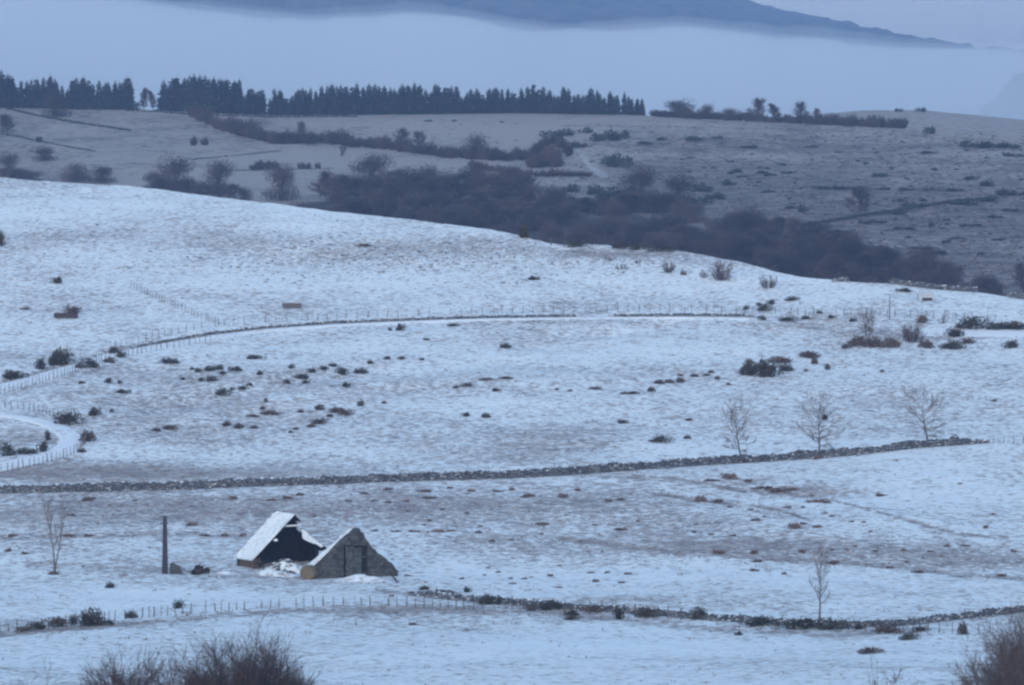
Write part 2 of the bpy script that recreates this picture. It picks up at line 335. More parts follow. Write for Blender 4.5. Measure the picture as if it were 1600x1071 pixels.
# ------------------------------------------------------------------ mesh builder
class MB:
    def __init__(s): s.v = []; s.f = []; s.mi = []
    def face(s, pts, mi=0):
        k = len(s.v); s.v += [tuple(p) for p in pts]; s.f.append(tuple(range(k, k + len(pts)))); s.mi.append(mi)
    def box(s, c, size, rz=0.0, ry=0.0, rx=0.0, jit=0.0, rng=None, mi=0):
        m = Euler((rx, ry, rz)).to_matrix(); k = len(s.v)
        for z in (-.5, .5):
            for y in (-.5, .5):
                for x in (-.5, .5):
                    p = Vector((x * size[0], y * size[1], z * size[2]))
                    if jit: p += Vector((rng.uniform(-jit, jit), rng.uniform(-jit, jit), rng.uniform(-jit, jit)))
                    s.v.append(tuple(m @ p + Vector(c)))
        for q in ((0, 2, 3, 1), (4, 5, 7, 6), (0, 1, 5, 4), (2, 6, 7, 3), (0, 4, 6, 2), (1, 3, 7, 5)):
            s.f.append(tuple(k + i for i in q)); s.mi.append(mi)
    def tube(s, pts, rad, sides=5, cap=True, mi=0):
        pts = [Vector(p) for p in pts]; n = len(pts); k = len(s.v)
        for i, p in enumerate(pts):
            d = (pts[min(i + 1, n - 1)] - pts[max(i - 1, 0)]); d = d.normalized() if d.length > 1e-6 else Vector((0, 0, 1))
            a = d.cross(Vector((0, 0, 1)) if abs(d.z) < .9 else Vector((1, 0, 0))).normalized(); b = d.cross(a)
            for j in range(sides):
                t = 2 * math.pi * j / sides
                s.v.append(tuple(p + (a * math.cos(t) + b * math.sin(t)) * rad[i]))
        for i in range(n - 1):
            for j in range(sides):
                j2 = (j + 1) % sides
                s.f.append((k + i * sides + j, k + i * sides + j2, k + (i + 1) * sides + j2, k + (i + 1) * sides + j)); s.mi.append(mi)
        if cap and sides > 2:
            s.f.append(tuple(k + j for j in range(sides))[::-1]); s.mi.append(mi)
            s.f.append(tuple(k + (n - 1) * sides + j for j in range(sides))); s.mi.append(mi)
    def prism(s, poly, y0, y1, mi=0):
        """poly of (x, z), pushed from y0 to y1"""
        k = len(s.v); n = len(poly)
        s.v += [(x, y0, z) for x, z in poly] + [(x, y1, z) for x, z in poly]
        s.f.append(tuple(range(k, k + n))); s.f.append(tuple(range(k + n, k + 2 * n))[::-1]); s.mi += [mi, mi]
        for i in range(n):
            j = (i + 1) % n; s.f.append((k + j, k + i, k + n + i, k + n + j)); s.mi.append(mi)
    def rock(s, c, r, rng, mi=0, flat=.7):
        k = len(s.v); a = rng.random() * 6.28
        ring = [(math.cos(a + 2 * math.pi * i / 6), math.sin(a + 2 * math.pi * i / 6)) for i in range(6)]
        for z, q in ((-.4, .9), (.35, .85), (.75, .4)):
            for x, y in ring:
                t = r * q * rng.uniform(.75, 1.2); s.v.append((c[0] + x * t, c[1] + y * t, c[2] + z * r * flat * rng.uniform(.85, 1.15)))
        for i in range(2):
            for j in range(6):
                s.f.append((k + i * 6 + j, k + i * 6 + (j + 1) % 6, k + (i + 1) * 6 + (j + 1) % 6, k + (i + 1) * 6 + j)); s.mi.append(mi)
        s.f.append(tuple(k + 12 + j for j in range(6))); s.mi.append(mi)
    def mesh(s, name, mats, smooth=False):
        me = bpy.data.meshes.new(name); me.from_pydata(s.v, [], s.f)
        for m in (mats if isinstance(mats, (list, tuple)) else [mats]): me.materials.append(m)
        if any(s.mi): me.polygons.foreach_set('material_index', s.mi)
        if smooth: me.polygons.foreach_set('use_smooth', [True] * len(me.polygons))
        me.update(); return me
    def build(s, name, mats, parent=None, smooth=False):
        o = bpy.data.objects.new(name, s.mesh(name, mats, smooth)); COL.objects.link(o)
        if parent is not None: o.parent = parent
        return o
def obj_of(name, me, parent=None):
    o = bpy.data.objects.new(name, me); COL.objects.link(o)
    if parent is not None: o.parent = parent
    return o
def copy_tree(o, parent=None):
    c = o.copy(); COL.objects.link(c)
    if parent is not None: c.parent = parent
    for ch in o.children: copy_tree(ch, c)
    return c

M['bark'] = plain('bark', (.15, .13, .125), (.075, .065, .065), scale=4)
M['twig'] = plain('twigs', (.14, .105, .10), (.09, .07, .07), scale=2)
M['twig_red'] = plain('reddish_twigs', (.095, .063, .06), (.055, .042, .045), scale=1.2)
M['twig_far'] = plain('distant_twigs', (.076, .057, .059), (.047, .037, .041), scale=.6, per_object=.7)
M['twig_rust'] = plain('rusty_twigs', (.095, .064, .057), (.06, .047, .046), scale=.6, per_object=.3)
M['gorse'] = plain('gorse_leaf', (.058, .057, .05), (.036, .037, .037), scale=3, per_object=.5, snow=.4, snow_lo=.6, snow_hi=.95)
M['heather'] = plain('heather', (.10, .074, .07), (.06, .05, .05), scale=3, per_object=.45, snow=.4, snow_lo=.6, snow_hi=.98)
M['tussock'] = plain('dead_tussock', (.17, .125, .115), (.10, .08, .08), scale=3, per_object=.4, snow=.3, snow_lo=.6, snow_hi=.95)
M['gorse_far'] = plain('distant_gorse', (.04, .048, .045), (.028, .034, .036), scale=.5, per_object=.35)
M['fir'] = plain('fir_needles', (.014, .022, .027), (.022, .031, .036), scale=.6, per_object=.5, snow=.08, snow_lo=.35, snow_hi=.95, snow_scale=.9)
M['straw'] = plain('dead_grass', (.26, .215, .195), (.16, .14, .135), scale=.4)
M['reed'] = plain('bleached_grass', (.25, .215, .17), (.16, .14, .115), scale=.6)
M['wood'] = plain('weathered_wood', (.13, .115, .105), (.07, .065, .065), scale=3, snow=.4)
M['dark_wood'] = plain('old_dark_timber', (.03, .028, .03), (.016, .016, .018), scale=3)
M['snow'] = plain('settled_snow', (.76, .80, .825), (.56, .59, .63), scale=1.6, bump=.5, lo=.42, hi=.72)
M['hay'] = plain('wet_hay', (.18, .14, .095), (.11, .085, .062), scale=5, bump=.5, snow=.15, snow_lo=.8, snow_hi=1)
M['brick'] = plain('brown_rubble_wall', (.12, .085, .072), (.075, .058, .055), scale=4, bump=.4)
M['slate'] = plain('slate', (.06, .06, .07), (.035, .036, .042), scale=4, snow=.5)
M['concrete'] = plain('weathered_concrete', (.062, .053, .07), (.036, .032, .045), scale=3)
M['metal'] = plain('dull_metal', (.11, .10, .115), (.06, .055, .065), scale=4, rough=.6)
M['rust'] = plain('rusty_metal', (.055, .042, .05), (.035, .03, .038), scale=5)
M['pale'] = plain('pale_painted_sheet', (.42, .47, .54), (.30, .35, .42), scale=2, snow=.4)
M['black'] = plain('inside_shade_black', (.012, .012, .014), (.006, .006, .007), scale=2)  # shade inside the barn, put into a near-black colour
def stone_mat(name, a, b_, scale, snow=.4):
    m, n, l, b = new_mat(name)
    tc = n.new('ShaderNodeTexCoord'); v = tc.outputs['Object']
    mp = n.new('ShaderNodeMapping'); mp.inputs['Scale'].default_value = (1, 1, 1.7); l.new(v, mp.inputs[0])
    vo = n.new('ShaderNodeTexVoronoi'); vo.inputs['Scale'].default_value = scale; l.new(mp.outputs[0], vo.inputs['Vector'])
    ve = n.new('ShaderNodeTexVoronoi'); ve.feature = 'DISTANCE_TO_EDGE'; ve.inputs['Scale'].default_value = scale; l.new(mp.outputs[0], ve.inputs['Vector'])
    sx = n.new('ShaderNodeSeparateColor'); l.new(vo.outputs['Color'], sx.inputs[0])
    c = mix_col(n, l, sx.outputs[0], a, b_)
    c = mix_col(n, l, sstep(n, l, noise_node(n, l, v, 1.3, 5, .6), .45, .7), c, (a[0] * .6, a[1] * .62, a[2] * .55))
    c = mix_col(n, l, sstep(n, l, ve.outputs['Distance'], .0, .07), (.03, .03, .032), c)
    g = n.new('ShaderNodeNewGeometry'); s = n.new('ShaderNodeSeparateXYZ'); l.new(g.outputs['Normal'], s.inputs[0])
    up = math_node(n, l, 'MULTIPLY', sstep(n, l, s.outputs['Z'], .35, .75), sstep(n, l, noise_node(n, l, v, 1.6, 3, .6), .62 - .4 * snow, .78 - .4 * snow))
    l.new(mix_col(n, l, up, c, SNOW), b.inputs['Base Color'])
    bn = n.new('ShaderNodeBump'); bn.inputs['Strength'].default_value = .6; bn.inputs['Distance'].default_value = .08
    l.new(ve.outputs['Distance'], bn.inputs['Height']); l.new(bn.outputs[0], b.inputs['Normal'])
    return m
M['masonry'] = stone_mat('rubble_masonry', (.105, .108, .11), (.026, .029, .034), 1.7, .12)
M['drystone'] = plain('dry_stone', (.10, .108, .135), (.045, .05, .068), scale=2.2, snow=.6, snow_lo=.5, snow_hi=.85, snow_scale=1.1, bump=.3)
M['infill'] = plain('grey_boards', (.085, .093, .098), (.035, .04, .044), scale=1.6)
M['nest'] = plain('twig_nest', (.03, .03, .04), (.02, .02, .025), scale=4)
M['cable'] = plain('cable', (.25, .25, .27), (.2, .2, .22))

# ------------------------------------------------------------------ bare trees
def rvec(rng): 
    z = rng.uniform(-1, 1); t = rng.uniform(0, 6.2832); r = math.sqrt(1 - z * z); return Vector((r * math.cos(t), r * math.sin(t), z))
def wander(rng, p, d, L, n, wob, lift):
    pts = [p.copy()]; d = d.normalized()
    for i in range(n):
        d = (d + rvec(rng) * wob + Vector((0, 0, lift))).normalized(); p = p + d * (L / n); pts.append(p.copy())
    return pts
def bare_tree(seed, H=7.0, spread=2.6, tr=.14, first=.28, limbs=14, subs=6, twigs=6, el=(15, 60), stems=1, lean=0.0, tw=.012, twl=.55, lift=.10, top=.95, hc=.62, dark=True):
    """returns (trunk MB, crown MB): trunk with limbs, and the fine branching"""
    rng = random.Random(seed); T = MB(); Cc = MB()
    for st in range(stems):
        az = rng.uniform(0, 6.28) if stems > 1 else 0
        d0 = Vector((math.cos(az) * lean, math.sin(az) * lean, 1))
        hh = H * top * rng.uniform(.85, 1.0) if stems > 1 else H * top
        pts = wander(rng, Vector((rng.uniform(-.15, .15) * (stems > 1), rng.uniform(-.15, .15) * (stems > 1), -.3)), d0, hh, 9, .10, .04)
        rr = tr * (1 if stems == 1 else .75)
        T.tube(pts, [rr * (1 - .93 * (i / 9) ** .8) + .008 for i in range(10)], 7)
        for k in range(max(3, limbs // stems)):
            t = first + (1 - first) * ((k + rng.random()) / max(3, limbs // stems)); i = min(int(t * 9), 8); p = pts[i].lerp(pts[i + 1], t * 9 - i)
            h = p.z / H; env = math.sqrt(max(.05, 1 - ((h - hc) / max(hc - first * .7, 1.02 - hc)) ** 2))
            az = k * 2.4 + rng.uniform(-.7, .7); e = R(el[0] + (el[1] - el[0]) * ((t - first) / (1 - first)) + rng.uniform(-12, 12))
            d = Vector((math.cos(az) * math.cos(e), math.sin(az) * math.cos(e), math.sin(e)))
            L = spread * env * rng.uniform(.7, 1.08) + .25
            lp = wander(rng, p, d, L, 5, .16, lift)
            r0 = max(.018, rr * (1 - .9 * t) * .55)
            T.tube(lp, [r0 * (1 - .8 * j / 5) + .006 for j in range(6)], 5)
            for q in range(subs):
                u = .22 + .78 * (q + rng.random()) / subs; j = min(int(u * 5), 4); sp = lp[j].lerp(lp[j + 1], u * 5 - j)
                dd = ((lp[j + 1] - lp[j]).normalized() + rvec(rng) * .85 + Vector((0, 0, .2))).normalized()
                sl = L * rng.uniform(.28, .5) * (1.15 - .5 * u) + .2
                ss = wander(rng, sp, dd, sl, 3, .2, lift)
                Cc.tube(ss, [r0 * .38 + tw * .4, r0 * .3 + tw * .35, tw, tw * .6], 3, False)
                for w in range(twigs):
                    u2 = .15 + .85 * (w + rng.random()) / twigs; j2 = min(int(u2 * 3), 2); wp = ss[j2].lerp(ss[j2 + 1], u2 * 3 - j2)
                    wd = ((ss[j2 + 1] - ss[j2]).normalized() + rvec(rng) * .75 + Vector((0, 0, .22))).normalized()
                    wl = twl * rng.uniform(.5, 1.2); e1 = wp + wd * wl * .5; e2 = e1 + (wd + rvec(rng) * .3).normalized() * wl * .5
                    Cc.tube([wp, e1, e2], [tw * .8, tw * .6, tw * .3], 3, False)
    return T, Cc
def tree_object(name, seed, loc, label, cat='tree', group=None, twig='twig', rz=0.0, **kw):
    T, Cc = bare_tree(seed, **kw); e = empty(name, loc, rz); tag(e, label, cat, group)
    T.build('trunk', M['bark'], e, True); Cc.build('crown', M[twig], e, False)
    return e
def thicket(seed, w, h, n, tw, twigs=7, up=.9, sub=4):
    """a bush of many stems from the ground (one mesh)"""
    rng = random.Random(seed); B = MB()
    for k in range(n):
        a = rng.uniform(0, 6.28); r = w * .5 * math.sqrt(rng.random()); 
        p = Vector((math.cos(a) * r * .45, math.sin(a) * r * .45, -.1)); d = Vector((math.cos(a) * r / w * 1.5, math.sin(a) * r / w * 1.5, up))
        env = math.sqrt(max(.15, 1 - (r / (w * .52)) ** 2)); L = h * env * rng.uniform(.75, 1.05)
        st = wander(rng, p, d, L, 4, .12, .03); B.tube(st, [tw * 2.2, tw * 1.8, tw * 1.4, tw, tw * .6], 3, False)
        for q in range(sub):
            u = .25 + .75 * rng.random(); j = min(int(u * 4), 3); sp = st[j].lerp(st[j + 1], u * 4 - j)
            dd = ((st[j + 1] - st[j]).normalized() + rvec(rng) * .8).normalized(); sl = L * .3 * rng.uniform(.6, 1.1)
            e1 = sp + dd * sl; B.tube([sp, e1], [tw, tw * .6], 3, False)
            for t in range(twigs):
                wp = sp.lerp(e1, rng.random()); wd = (dd + rvec(rng) * .8 + Vector((0, 0, .15))).normalized()
                B.tube([wp, wp + wd * sl * rng.uniform(.3, .7)], [tw * .7, tw * .3], 3, False)
    return B
def leafy(seed, w, d, h, n, size, lumps=5, base=.0, unit=False, fill=0.0):
    """a low dense evergreen mound of small sprays, uneven in outline"""
    rng = random.Random(seed); B = MB()
    L = [(rng.uniform(-.36, .36) * w * (1 - 2 * fill), rng.uniform(-.36, .36) * d * (1 - fill), rng.uniform(.45, 1.0) * h, rng.uniform(.22, .42) + fill) for _ in range(lumps)]
    for k in range(n):
        x, y, hz, r = rng.choice(L); v = rvec(rng); q = rng.random() ** .4
        p = Vector((x + v.x * r * w * .55 * q, y + v.y * r * d * .55 * q, base + hz * .42 + v.z * hz * .55 * q))
        if p.z < base - .02 * h: p.z = base + rng.random() * .2 * h
        o = (v + Vector((0, 0, .5)) + rvec(rng) * .6).normalized(); a = o.cross(rvec(rng)).normalized() * size * rng.uniform(.5, 1.1) * .5; u = o * size * rng.uniform(.6, 1.6)
        if rng.random() < .75: B.face([p - a, p + a, p + a * .3 + u, p - a * .3 + u * .9])
        else: B.face([p - a, p + a, p + u * 1.7])
    if unit:
        mx = np.quantile([abs(p[0]) for p in B.v], .97) * 2; my = np.quantile([abs(p[1]) for p in B.v], .97) * 2; mz = np.quantile([p[2] for p in B.v], .985)
        B.v = [(x / mx, y / my * .8, z / mz) for x, y, z in B.v]
    return B
# ------------------------------------------------------------------ shared shapes for repeats
GORSE = [leafy(100 + i, 1.0, .8, .55 + .1 * (i % 3), 760, .07, 8 + i % 4, unit=True, fill=.12).mesh('gorse_bush', M['gorse']) for i in range(6)]
HEATH = [leafy(140 + i, 1.0, .8, .45 + .08 * (i % 3), 560, .07, 9 + i % 4, unit=True, fill=.16).mesh('heather_clump', M['heather']) for i in range(6)]
TUSS = [leafy(180 + i, 1.0, .8, .4, 300, .10, 9, unit=True).mesh('grass_tussock', M['tussock']) for i in range(5)]
GORSEF = [leafy(160 + i, 1.0, .8, .6 + .1 * (i % 2), 280, .11, 5 + i % 4, unit=True).mesh('gorse_bush', M['gorse_far']) for i in range(5)]
def far_tree_mesh(seed, mat, H=1.0, spread=.42, stems=1):
    T, Cc = bare_tree(seed, H=10, spread=spread * 10, tr=.20, first=.16, limbs=28, subs=9, twigs=9, el=(22, 80), stems=stems, lean=.35 if stems > 1 else 0, tw=.036, twl=1.2, lift=.10, hc=.55)
    k = len(T.v); T.v += Cc.v; T.f += [tuple(i + k for i in f) for f in Cc.f]; T.mi += Cc.mi
    mx = 2 * np.quantile([math.hypot(x, y) for x, y, z in T.v], .97); mz = max(z for x, y, z in T.v); T.v = [(x / mx, y / mx, z / mz) for x, y, z in T.v]
    return T.mesh('bare_tree', mat)
FTREE = [far_tree_mesh(200 + i, M['twig_far'], stems=1 + 2 * (i % 2)) for i in range(6)]
FTHIN = [far_tree_mesh(220 + i, M['twig_far'], spread=.24) for i in range(2)]
def far_bush_mesh(seed, mat, n=90, tw=.06, tree=False):
    B = thicket(seed, 10, 6.5, n, tw, 8, sub=6, up=1.0 if tree else .9); B.v = [(x / 10, y / 10, z / 6.5) for x, y, z in B.v]; return B.mesh('bare_tree' if tree else 'bare_shrub', mat)
FBUSH = [far_bush_mesh(240 + i, M['twig_far']) for i in range(5)]
def dome_mesh(seed, n=2000, tw=.0042):
    """a rounded leafless crown: lumps of fine outward twigs over a short trunk and limbs (unit size)"""
    rng = random.Random(seed); B = MB(); L = []
    for k in range(7):
        a = rng.uniform(0, 6.28); r = rng.uniform(.0, .26); L.append((Vector((math.cos(a) * r, math.sin(a) * r, rng.uniform(.26, .68))), rng.uniform(.22, .32)))
    B.tube([(0, 0, -.04), (.01, 0, .18), (0, .01, .45)], [.022, .018, .010], 5)
    for c, r in L:
        B.tube([(0, 0, rng.uniform(.1, .22)), c * .6 + Vector((0, 0, .08)), c], [.012, .008, .004], 4)
        for k in range(5): e = c + rvec(rng) * r * .8; B.tube([c * .75 + Vector((0, 0, .12)), e], [.006, .002], 3, False)
    for k in range(n):
        c, r = rng.choice(L); v = rvec(rng); v.z = v.z * .9 + .05; q = rng.random() ** .45; p = c + v * r * q
        if p.z < .06: continue
        d = (v.normalized() * .8 + rvec(rng) * .7 + Vector((0, 0, .35))).normalized(); l = rng.uniform(.03, .085)
        B.tube([p - d * l * .5, p + d * l * .5], [tw, tw * .4], 3, False)
    for k in range(n // 4):
        a = rng.uniform(0, 6.28); r = rng.uniform(.05, .42); p = Vector((math.cos(a) * r, math.sin(a) * r, rng.uniform(-.02, .2))); B.tube([p, p + Vector((rng.uniform(-.04, .04), rng.uniform(-.04, .04), rng.uniform(.06, .16)))], [tw, tw * .4], 3, False)
    mx = 2 * np.quantile([math.hypot(x, y) for x, y, z in B.v], .985); mz = np.quantile([z for x, y, z in B.v], .997); B.v = [(x / mx, y / mx, z / mz) for x, y, z in B.v]
    return B.mesh('bare_tree', M['twig_far'])
DOME = [dome_mesh(270 + i) for i in range(7)]
RBUSH = [far_bush_mesh(250 + i, M['twig_rust']) for i in range(3)]
def spruce_mesh(seed):
    rng = random.Random(seed); B = MB(); H = 18.0
    B.tube([(0, 0, -.5), (0, 0, 9), (0, 0, H)], [.32, .2, .03], 5)
    nw = 24; ex = rng.uniform(.36, .58)
    for k in range(nw):
        t = k / (nw - 1); z = 1.2 + (H - 1.7) * t; L = (3.4 * (1 - t) ** ex + .25) * rng.uniform(.68, 1.22)
        m = 9 if t < .8 else 6
        for j in range(m):
            if rng.random() < .1: continue
            a = 6.283 * (j + rng.uniform(-.35, .35)) / m + k * .9; l = L * rng.uniform(.65, 1.15); dr = rng.uniform(.10, .35) * l
            c, s = math.cos(a), math.sin(a); wv = l * rng.uniform(.22, .34)
            p0 = Vector((0, 0, z)); mid = Vector((c * l * .55, s * l * .55, z - dr * .35)); tip = Vector((c * l, s * l, z - dr + .12 * l))
            sd = Vector((-s, c, 0)) * wv; dn = Vector((0, 0, -.28 * l * .5 - .12))
            B.face([p0 + sd * .25, p0 - sd * .25, mid - sd + dn * .6, tip, mid + sd + dn * .6]); 
            B.face([mid + sd * .9 + dn * .6, mid - sd * .9 + dn * .6, mid * 1.0 + dn * 2.6 + Vector((c, s, 0)) * l * .1])
            B.face([p0, mid + dn * 2.0, tip, mid])
    return B.mesh('spruce_tree', M['fir'])
SPRUCE = [spruce_mesh(300 + i) for i in range(6)]

RNG = random.Random(77)
def put(name, mesh_list, p, sx, sz, label, cat, group, rng=RNG, sink=0.0):
    o = obj_of(name, rng.choice(mesh_list)); o.location = (p.x, p.y, p.z - sink); o.rotation_euler = (0, 0, rng.uniform(0, 6.28) if sx < 0 else rng.uniform(-.5, .5) + (3.14 if rng.random() < .5 else 0))
    o.scale = (abs(sx), abs(sx) * .8, sz); tag(o, label, cat, group); return o
# ------------------------------------------------------------------ snow-covered road (a loop that leaves the frame at the left and comes back at the bend)
def poly_sample(pts, n):
    p = np.array(pts, float); s = np.concatenate([[0], np.cumsum(np.hypot(np.diff(p[:, 0]), 3 * np.diff(p[:, 1])))]); t = np.linspace(0, s[-1], n)
    return np.stack([np.interp(t, s, p[:, 0]), np.interp(t, s, p[:, 1])], 1)
def RUT(m, n): return [(.55 if j in (0, m - 1) else .3 if abs(abs(2 * j / (m - 1) - 1) - .5) < .13 else .12 if abs(2 * j / (m - 1) - 1) < .3 else .0) for j in range(m) for i in range(n)]
def strip(name, A, B, n, m, lift, which='near', mat='road'):
    a = poly_sample(A, n); b = poly_sample(B, n); V = []
    for j in range(m):
        t = j / (m - 1)
        for i in range(n):
            q = a[i] * (1 - t) + b[i] * t; g_ = ground(q[0], q[1], which); edge = 1 - abs(2 * t - 1) ** 6
            V.append((g_.x, g_.y, g_.z + lift * edge - .05 * (1 - edge)))
    o = mesh_obj(name, V, grid_faces(m, n), M[mat], smooth=True, kind='structure'); 
    a_ = o.data.attributes.new('cover', 'FLOAT', 'POINT'); a_.data.foreach_set('value', np.array(RUT(m, n), np.float32)); return o
strip('road', [(-120, 626), (0, 600), (60, 584), (120, 567), (170, 551), (250, 537), (330, 524), (420, 514), (520, 507), (640, 502), (760, 498), (900, 496), (1060, 496), (1170, 498)],
      [(-120, 648), (0, 616), (60, 598), (120, 579), (170, 562), (250, 546), (330, 531), (420, 519.5), (520, 511.5), (640, 505.5), (760, 501.5), (900, 499), (1060, 498), (1170, 500)], 220, 9, .12)
strip('road', [(-160, 655), (-60, 646), (0, 645), (40, 650), (80, 658), (108, 667), (126, 679), (132, 691), (124, 704), (96, 716), (50, 727), (0, 738), (-160, 760)],
      [(-160, 668), (-60, 656), (0, 652), (36, 658), (62, 666), (80, 675), (90, 684), (90, 692), (80, 701), (62, 709), (34, 714), (0, 722), (-160, 742)], 160, 9, .16)
strip('yard_track', [(1425, 514), (1450, 513), (1500, 512), (1700, 512)], [(1428, 524), (1450, 526), (1500, 527), (1700, 530)], 60, 9, .10)

M['path'] = plain('frosted_path', (.40, .385, .38), (.24, .215, .205), scale=.25)
strip('path', [(868, 215), (884, 221), (903, 233), (912, 240), (925, 258), (932, 263), (952, 278)], [(866, 219), (880, 226), (898, 237), (905, 245), (917, 260), (926, 268), (940, 279)], 60, 7, .25, 'far', 'path')
# ------------------------------------------------------------------ walls and fences
def path3d(pts, step, which='near', vs=6.0):
    """points on the ground along a path, about step metres apart"""
    q = poly_sample(pts, 600); g_ = [ground(a, b, which) for a, b in q]; g_ = [p for p in g_ if p is not None]
    out = [g_[0]]; acc = 0
    for a, b in zip(g_, g_[1:]):
        acc += math.hypot(b.x - a.x, b.y - a.y)
        if acc >= step: out.append(b); acc = 0
    return out
def stone_wall(name, pts, h, thick, label, seed, stone=.34, which='near', gaps=0.0, mat='drystone', ragged=.12, cat='wall', courses=5):
    rng = random.Random(seed); P = path3d(pts, stone, which); B = MB(); e = empty(name, P[0]); tag(e, label, cat); o3 = Vector(P[0])
    core = MB(); top = MB()
    hcur = 1.0
    for i in range(len(P) - 1):
        a, b = P[i], P[i + 1]; d = (b - a); rz = math.atan2(d.y, d.x); L = math.hypot(d.x, d.y)
        if L > stone * 3: continue
        hcur += (rng.uniform(.7, 1.15) - hcur) * .25 + rng.uniform(-ragged, ragged) * .5
        if gaps and vnoise(i * .045, 3.3, seed) < gaps: continue
        hh = h * max(.35, min(1.2, hcur)) * min(1, .35 + i / 14, .35 + (len(P) - 2 - i) / 14); m = (a + b) / 2 - o3; nrm = Vector((-math.sin(rz), math.cos(rz), 0))
        for c in range(courses):
            z0 = hh * c / courses; z1 = hh * (c + 1) / courses; tk = thick * (1 - .3 * c / courses)
            for s in (-1, 1):
                if c == courses - 1 and rng.random() < .12: continue
                w = L * rng.uniform(.75, 1.3)
                B.box(m + nrm * s * tk * .25 + Vector((math.cos(rz), math.sin(rz), 0)) * rng.uniform(-.12, .12) + Vector((0, 0, (z0 + z1) / 2 + rng.uniform(-.03, .03))), (w, tk * .52, (z1 - z0) * rng.uniform(.85, 1.12)), rz + rng.uniform(-.25, .25), rng.uniform(-.45, .45), rng.uniform(-.35, .35), .06, rng)
        if rng.random() < .8:
            top.box(m + Vector((rng.uniform(-.1, .1), rng.uniform(-.1, .1), hh + .05)), (L * rng.uniform(.5, 1.1), thick * rng.uniform(.4, .8), rng.uniform(.12, .26)), rz + rng.uniform(-.4, .4), rng.uniform(-.4, .4), rng.uniform(-.3, .3), .05, rng)
        if rng.random() < .3: B.rock(m - nrm * (thick * rng.uniform(.6, 1.1)) + Vector((0, 0, .08)), rng.uniform(.12, .3), rng)
    B.build('stone_courses', M[mat], e); top.build('coping_stones', M[mat], e)
    return e
stone_wall('dry_stone_wall', [(-60, 773), (0, 771), (150, 768), (280, 765), (400, 760), (500, 757), (600, 753), (700, 750), (800, 747), (880, 743), (960, 737), (1040, 731), (1100, 727), (1200, 721), (1260, 717), (1320, 713), (1380, 706), (1430, 700), (1490, 696), (1548, 692)], 1.12, .9, 'long grey dry stone wall crossing the whole snowy valley below the three bare trees', 5)
stone_wall('dry_stone_wall', [(640, 930), (700, 937), (780, 944), (860, 950), (940, 956), (1020, 961), (1100, 968), (1180, 974), (1260, 979), (1330, 981), (1400, 979), (1470, 971), (1540, 963), (1620, 954)], .66, .75, 'lower broken dry stone wall running from the ruined gable to the big shrub', 6, gaps=.22)
stone_wall('dry_stone_wall', [(205, 545), (260, 535), (330, 523), (420, 513), (520, 506), (640, 501), (760, 497), (900, 495), (1060, 494), (1160, 495), (1190, 497)], .36, .55, 'low dark wall along the upper edge of the snowy hillside road', 7, gaps=.30)
stone_wall('dry_stone_wall', [(1300, 440), (1345, 440), (1400, 444), (1460, 452), (1500, 455), (1540, 458), (1570, 463), (1620, 471)], .85, .9, 'tumbled snow covered wall along the crest at the right', 8, gaps=.15)
def fence(pts, label, spacing=1.25, h=1.15, r=.05, seed=1, name='wire_fence', skip=0.0, lean=.08, maxn=100):
    rng = random.Random(seed); P = path3d(pts, spacing); e = empty(name, P[0]); tag(e, label, 'fence', 'post and wire fences'); o3 = Vector(P[0])
    pm = []
    for k in range(3):
        B = MB(); B.tube([(0, 0, -.3), (.01 * k, 0, .6), (0, .01, 1)], [1.1, 1.0, .85], 6); pm.append(B.mesh('post', M['wood']))
    tops = []; n = 0
    for p in P:
        if rng.random() < skip: continue
        hh = h * rng.uniform(.82, 1.15); q = p - o3
        tops.append((q, hh)); n += 1
        if n > maxn: continue
        o = obj_of('post', rng.choice(pm), e); o.location = q; rr = r * rng.uniform(.8, 1.4); o.scale = (rr, rr, hh); o.rotation_euler = (rng.uniform(-lean, lean), rng.uniform(-lean, lean), rng.uniform(0, 3))
    W = MB()
    for f in (.35, .65, .92):
        W.tube([q + Vector((0, 0, 1.05 * h * f)) for q, hh in tops], [.008] * len(tops), 3, False)
    W.build('wire', M['metal'], e)
    return e
fence([(-40, 991), (0, 988), (60, 984), (130, 976), (190, 969), (250, 963), (350, 955), (480, 948), (560, 946), (640, 949), (760, 955)], 'wire fence on thin posts across the front field below the barn', 1.15, seed=1, skip=.12)
fence([(800, 952), (900, 958), (1000, 964), (1100, 972), (1200, 979), (1320, 985), (1400, 988), (1500, 991), (1560, 992)], 'fence posts standing along the lower broken wall at the right', 1.5, 1.35, seed=2, skip=.15)
fence([(180, 545), (240, 531), (300, 517), (340, 510), (450, 503), (600, 496), (720, 492), (880, 489), (1060, 487)], 'fence above the middle stretch of the hillside road', 1.9, 1.45, seed=3, skip=.1)
fence([(1070, 489), (1160, 490), (1280, 492), (1400, 496), (1480, 498), (1560, 502)], 'fence of close thin posts above the road near the dark hedge', 1.4, 1.4, seed=4, skip=.15)
fence([(-40, 626), (0, 617), (40, 606), (70, 597), (120, 581), (160, 566), (230, 550), (330, 534)], 'fence along the lower edge of the road as it enters at the left', 1.35, 1.3, seed=5)
fence([(-20, 741), (0, 739), (40, 731), (90, 719), (122, 706), (134, 692), (130, 680)], 'fence round the outside of the road bend', 1.25, 1.25, seed=6)
fence([(-30, 636), (0, 637), (30, 640), (62, 645), (95, 655), (130, 668)], 'short fence above the gorse bush at the road bend', 1.4, 1.25, seed=7)
fence([(205, 450), (240, 466), (280, 484), (310, 497), (342, 509)], 'faint fence coming diagonally down the hillside to the road', 1.7, 1.3, seed=8)
fence([(1552, 694), (1575, 693), (1640, 690)], 'short wire fence at the end of the long stone wall', 1.6, 1.2, seed=9)

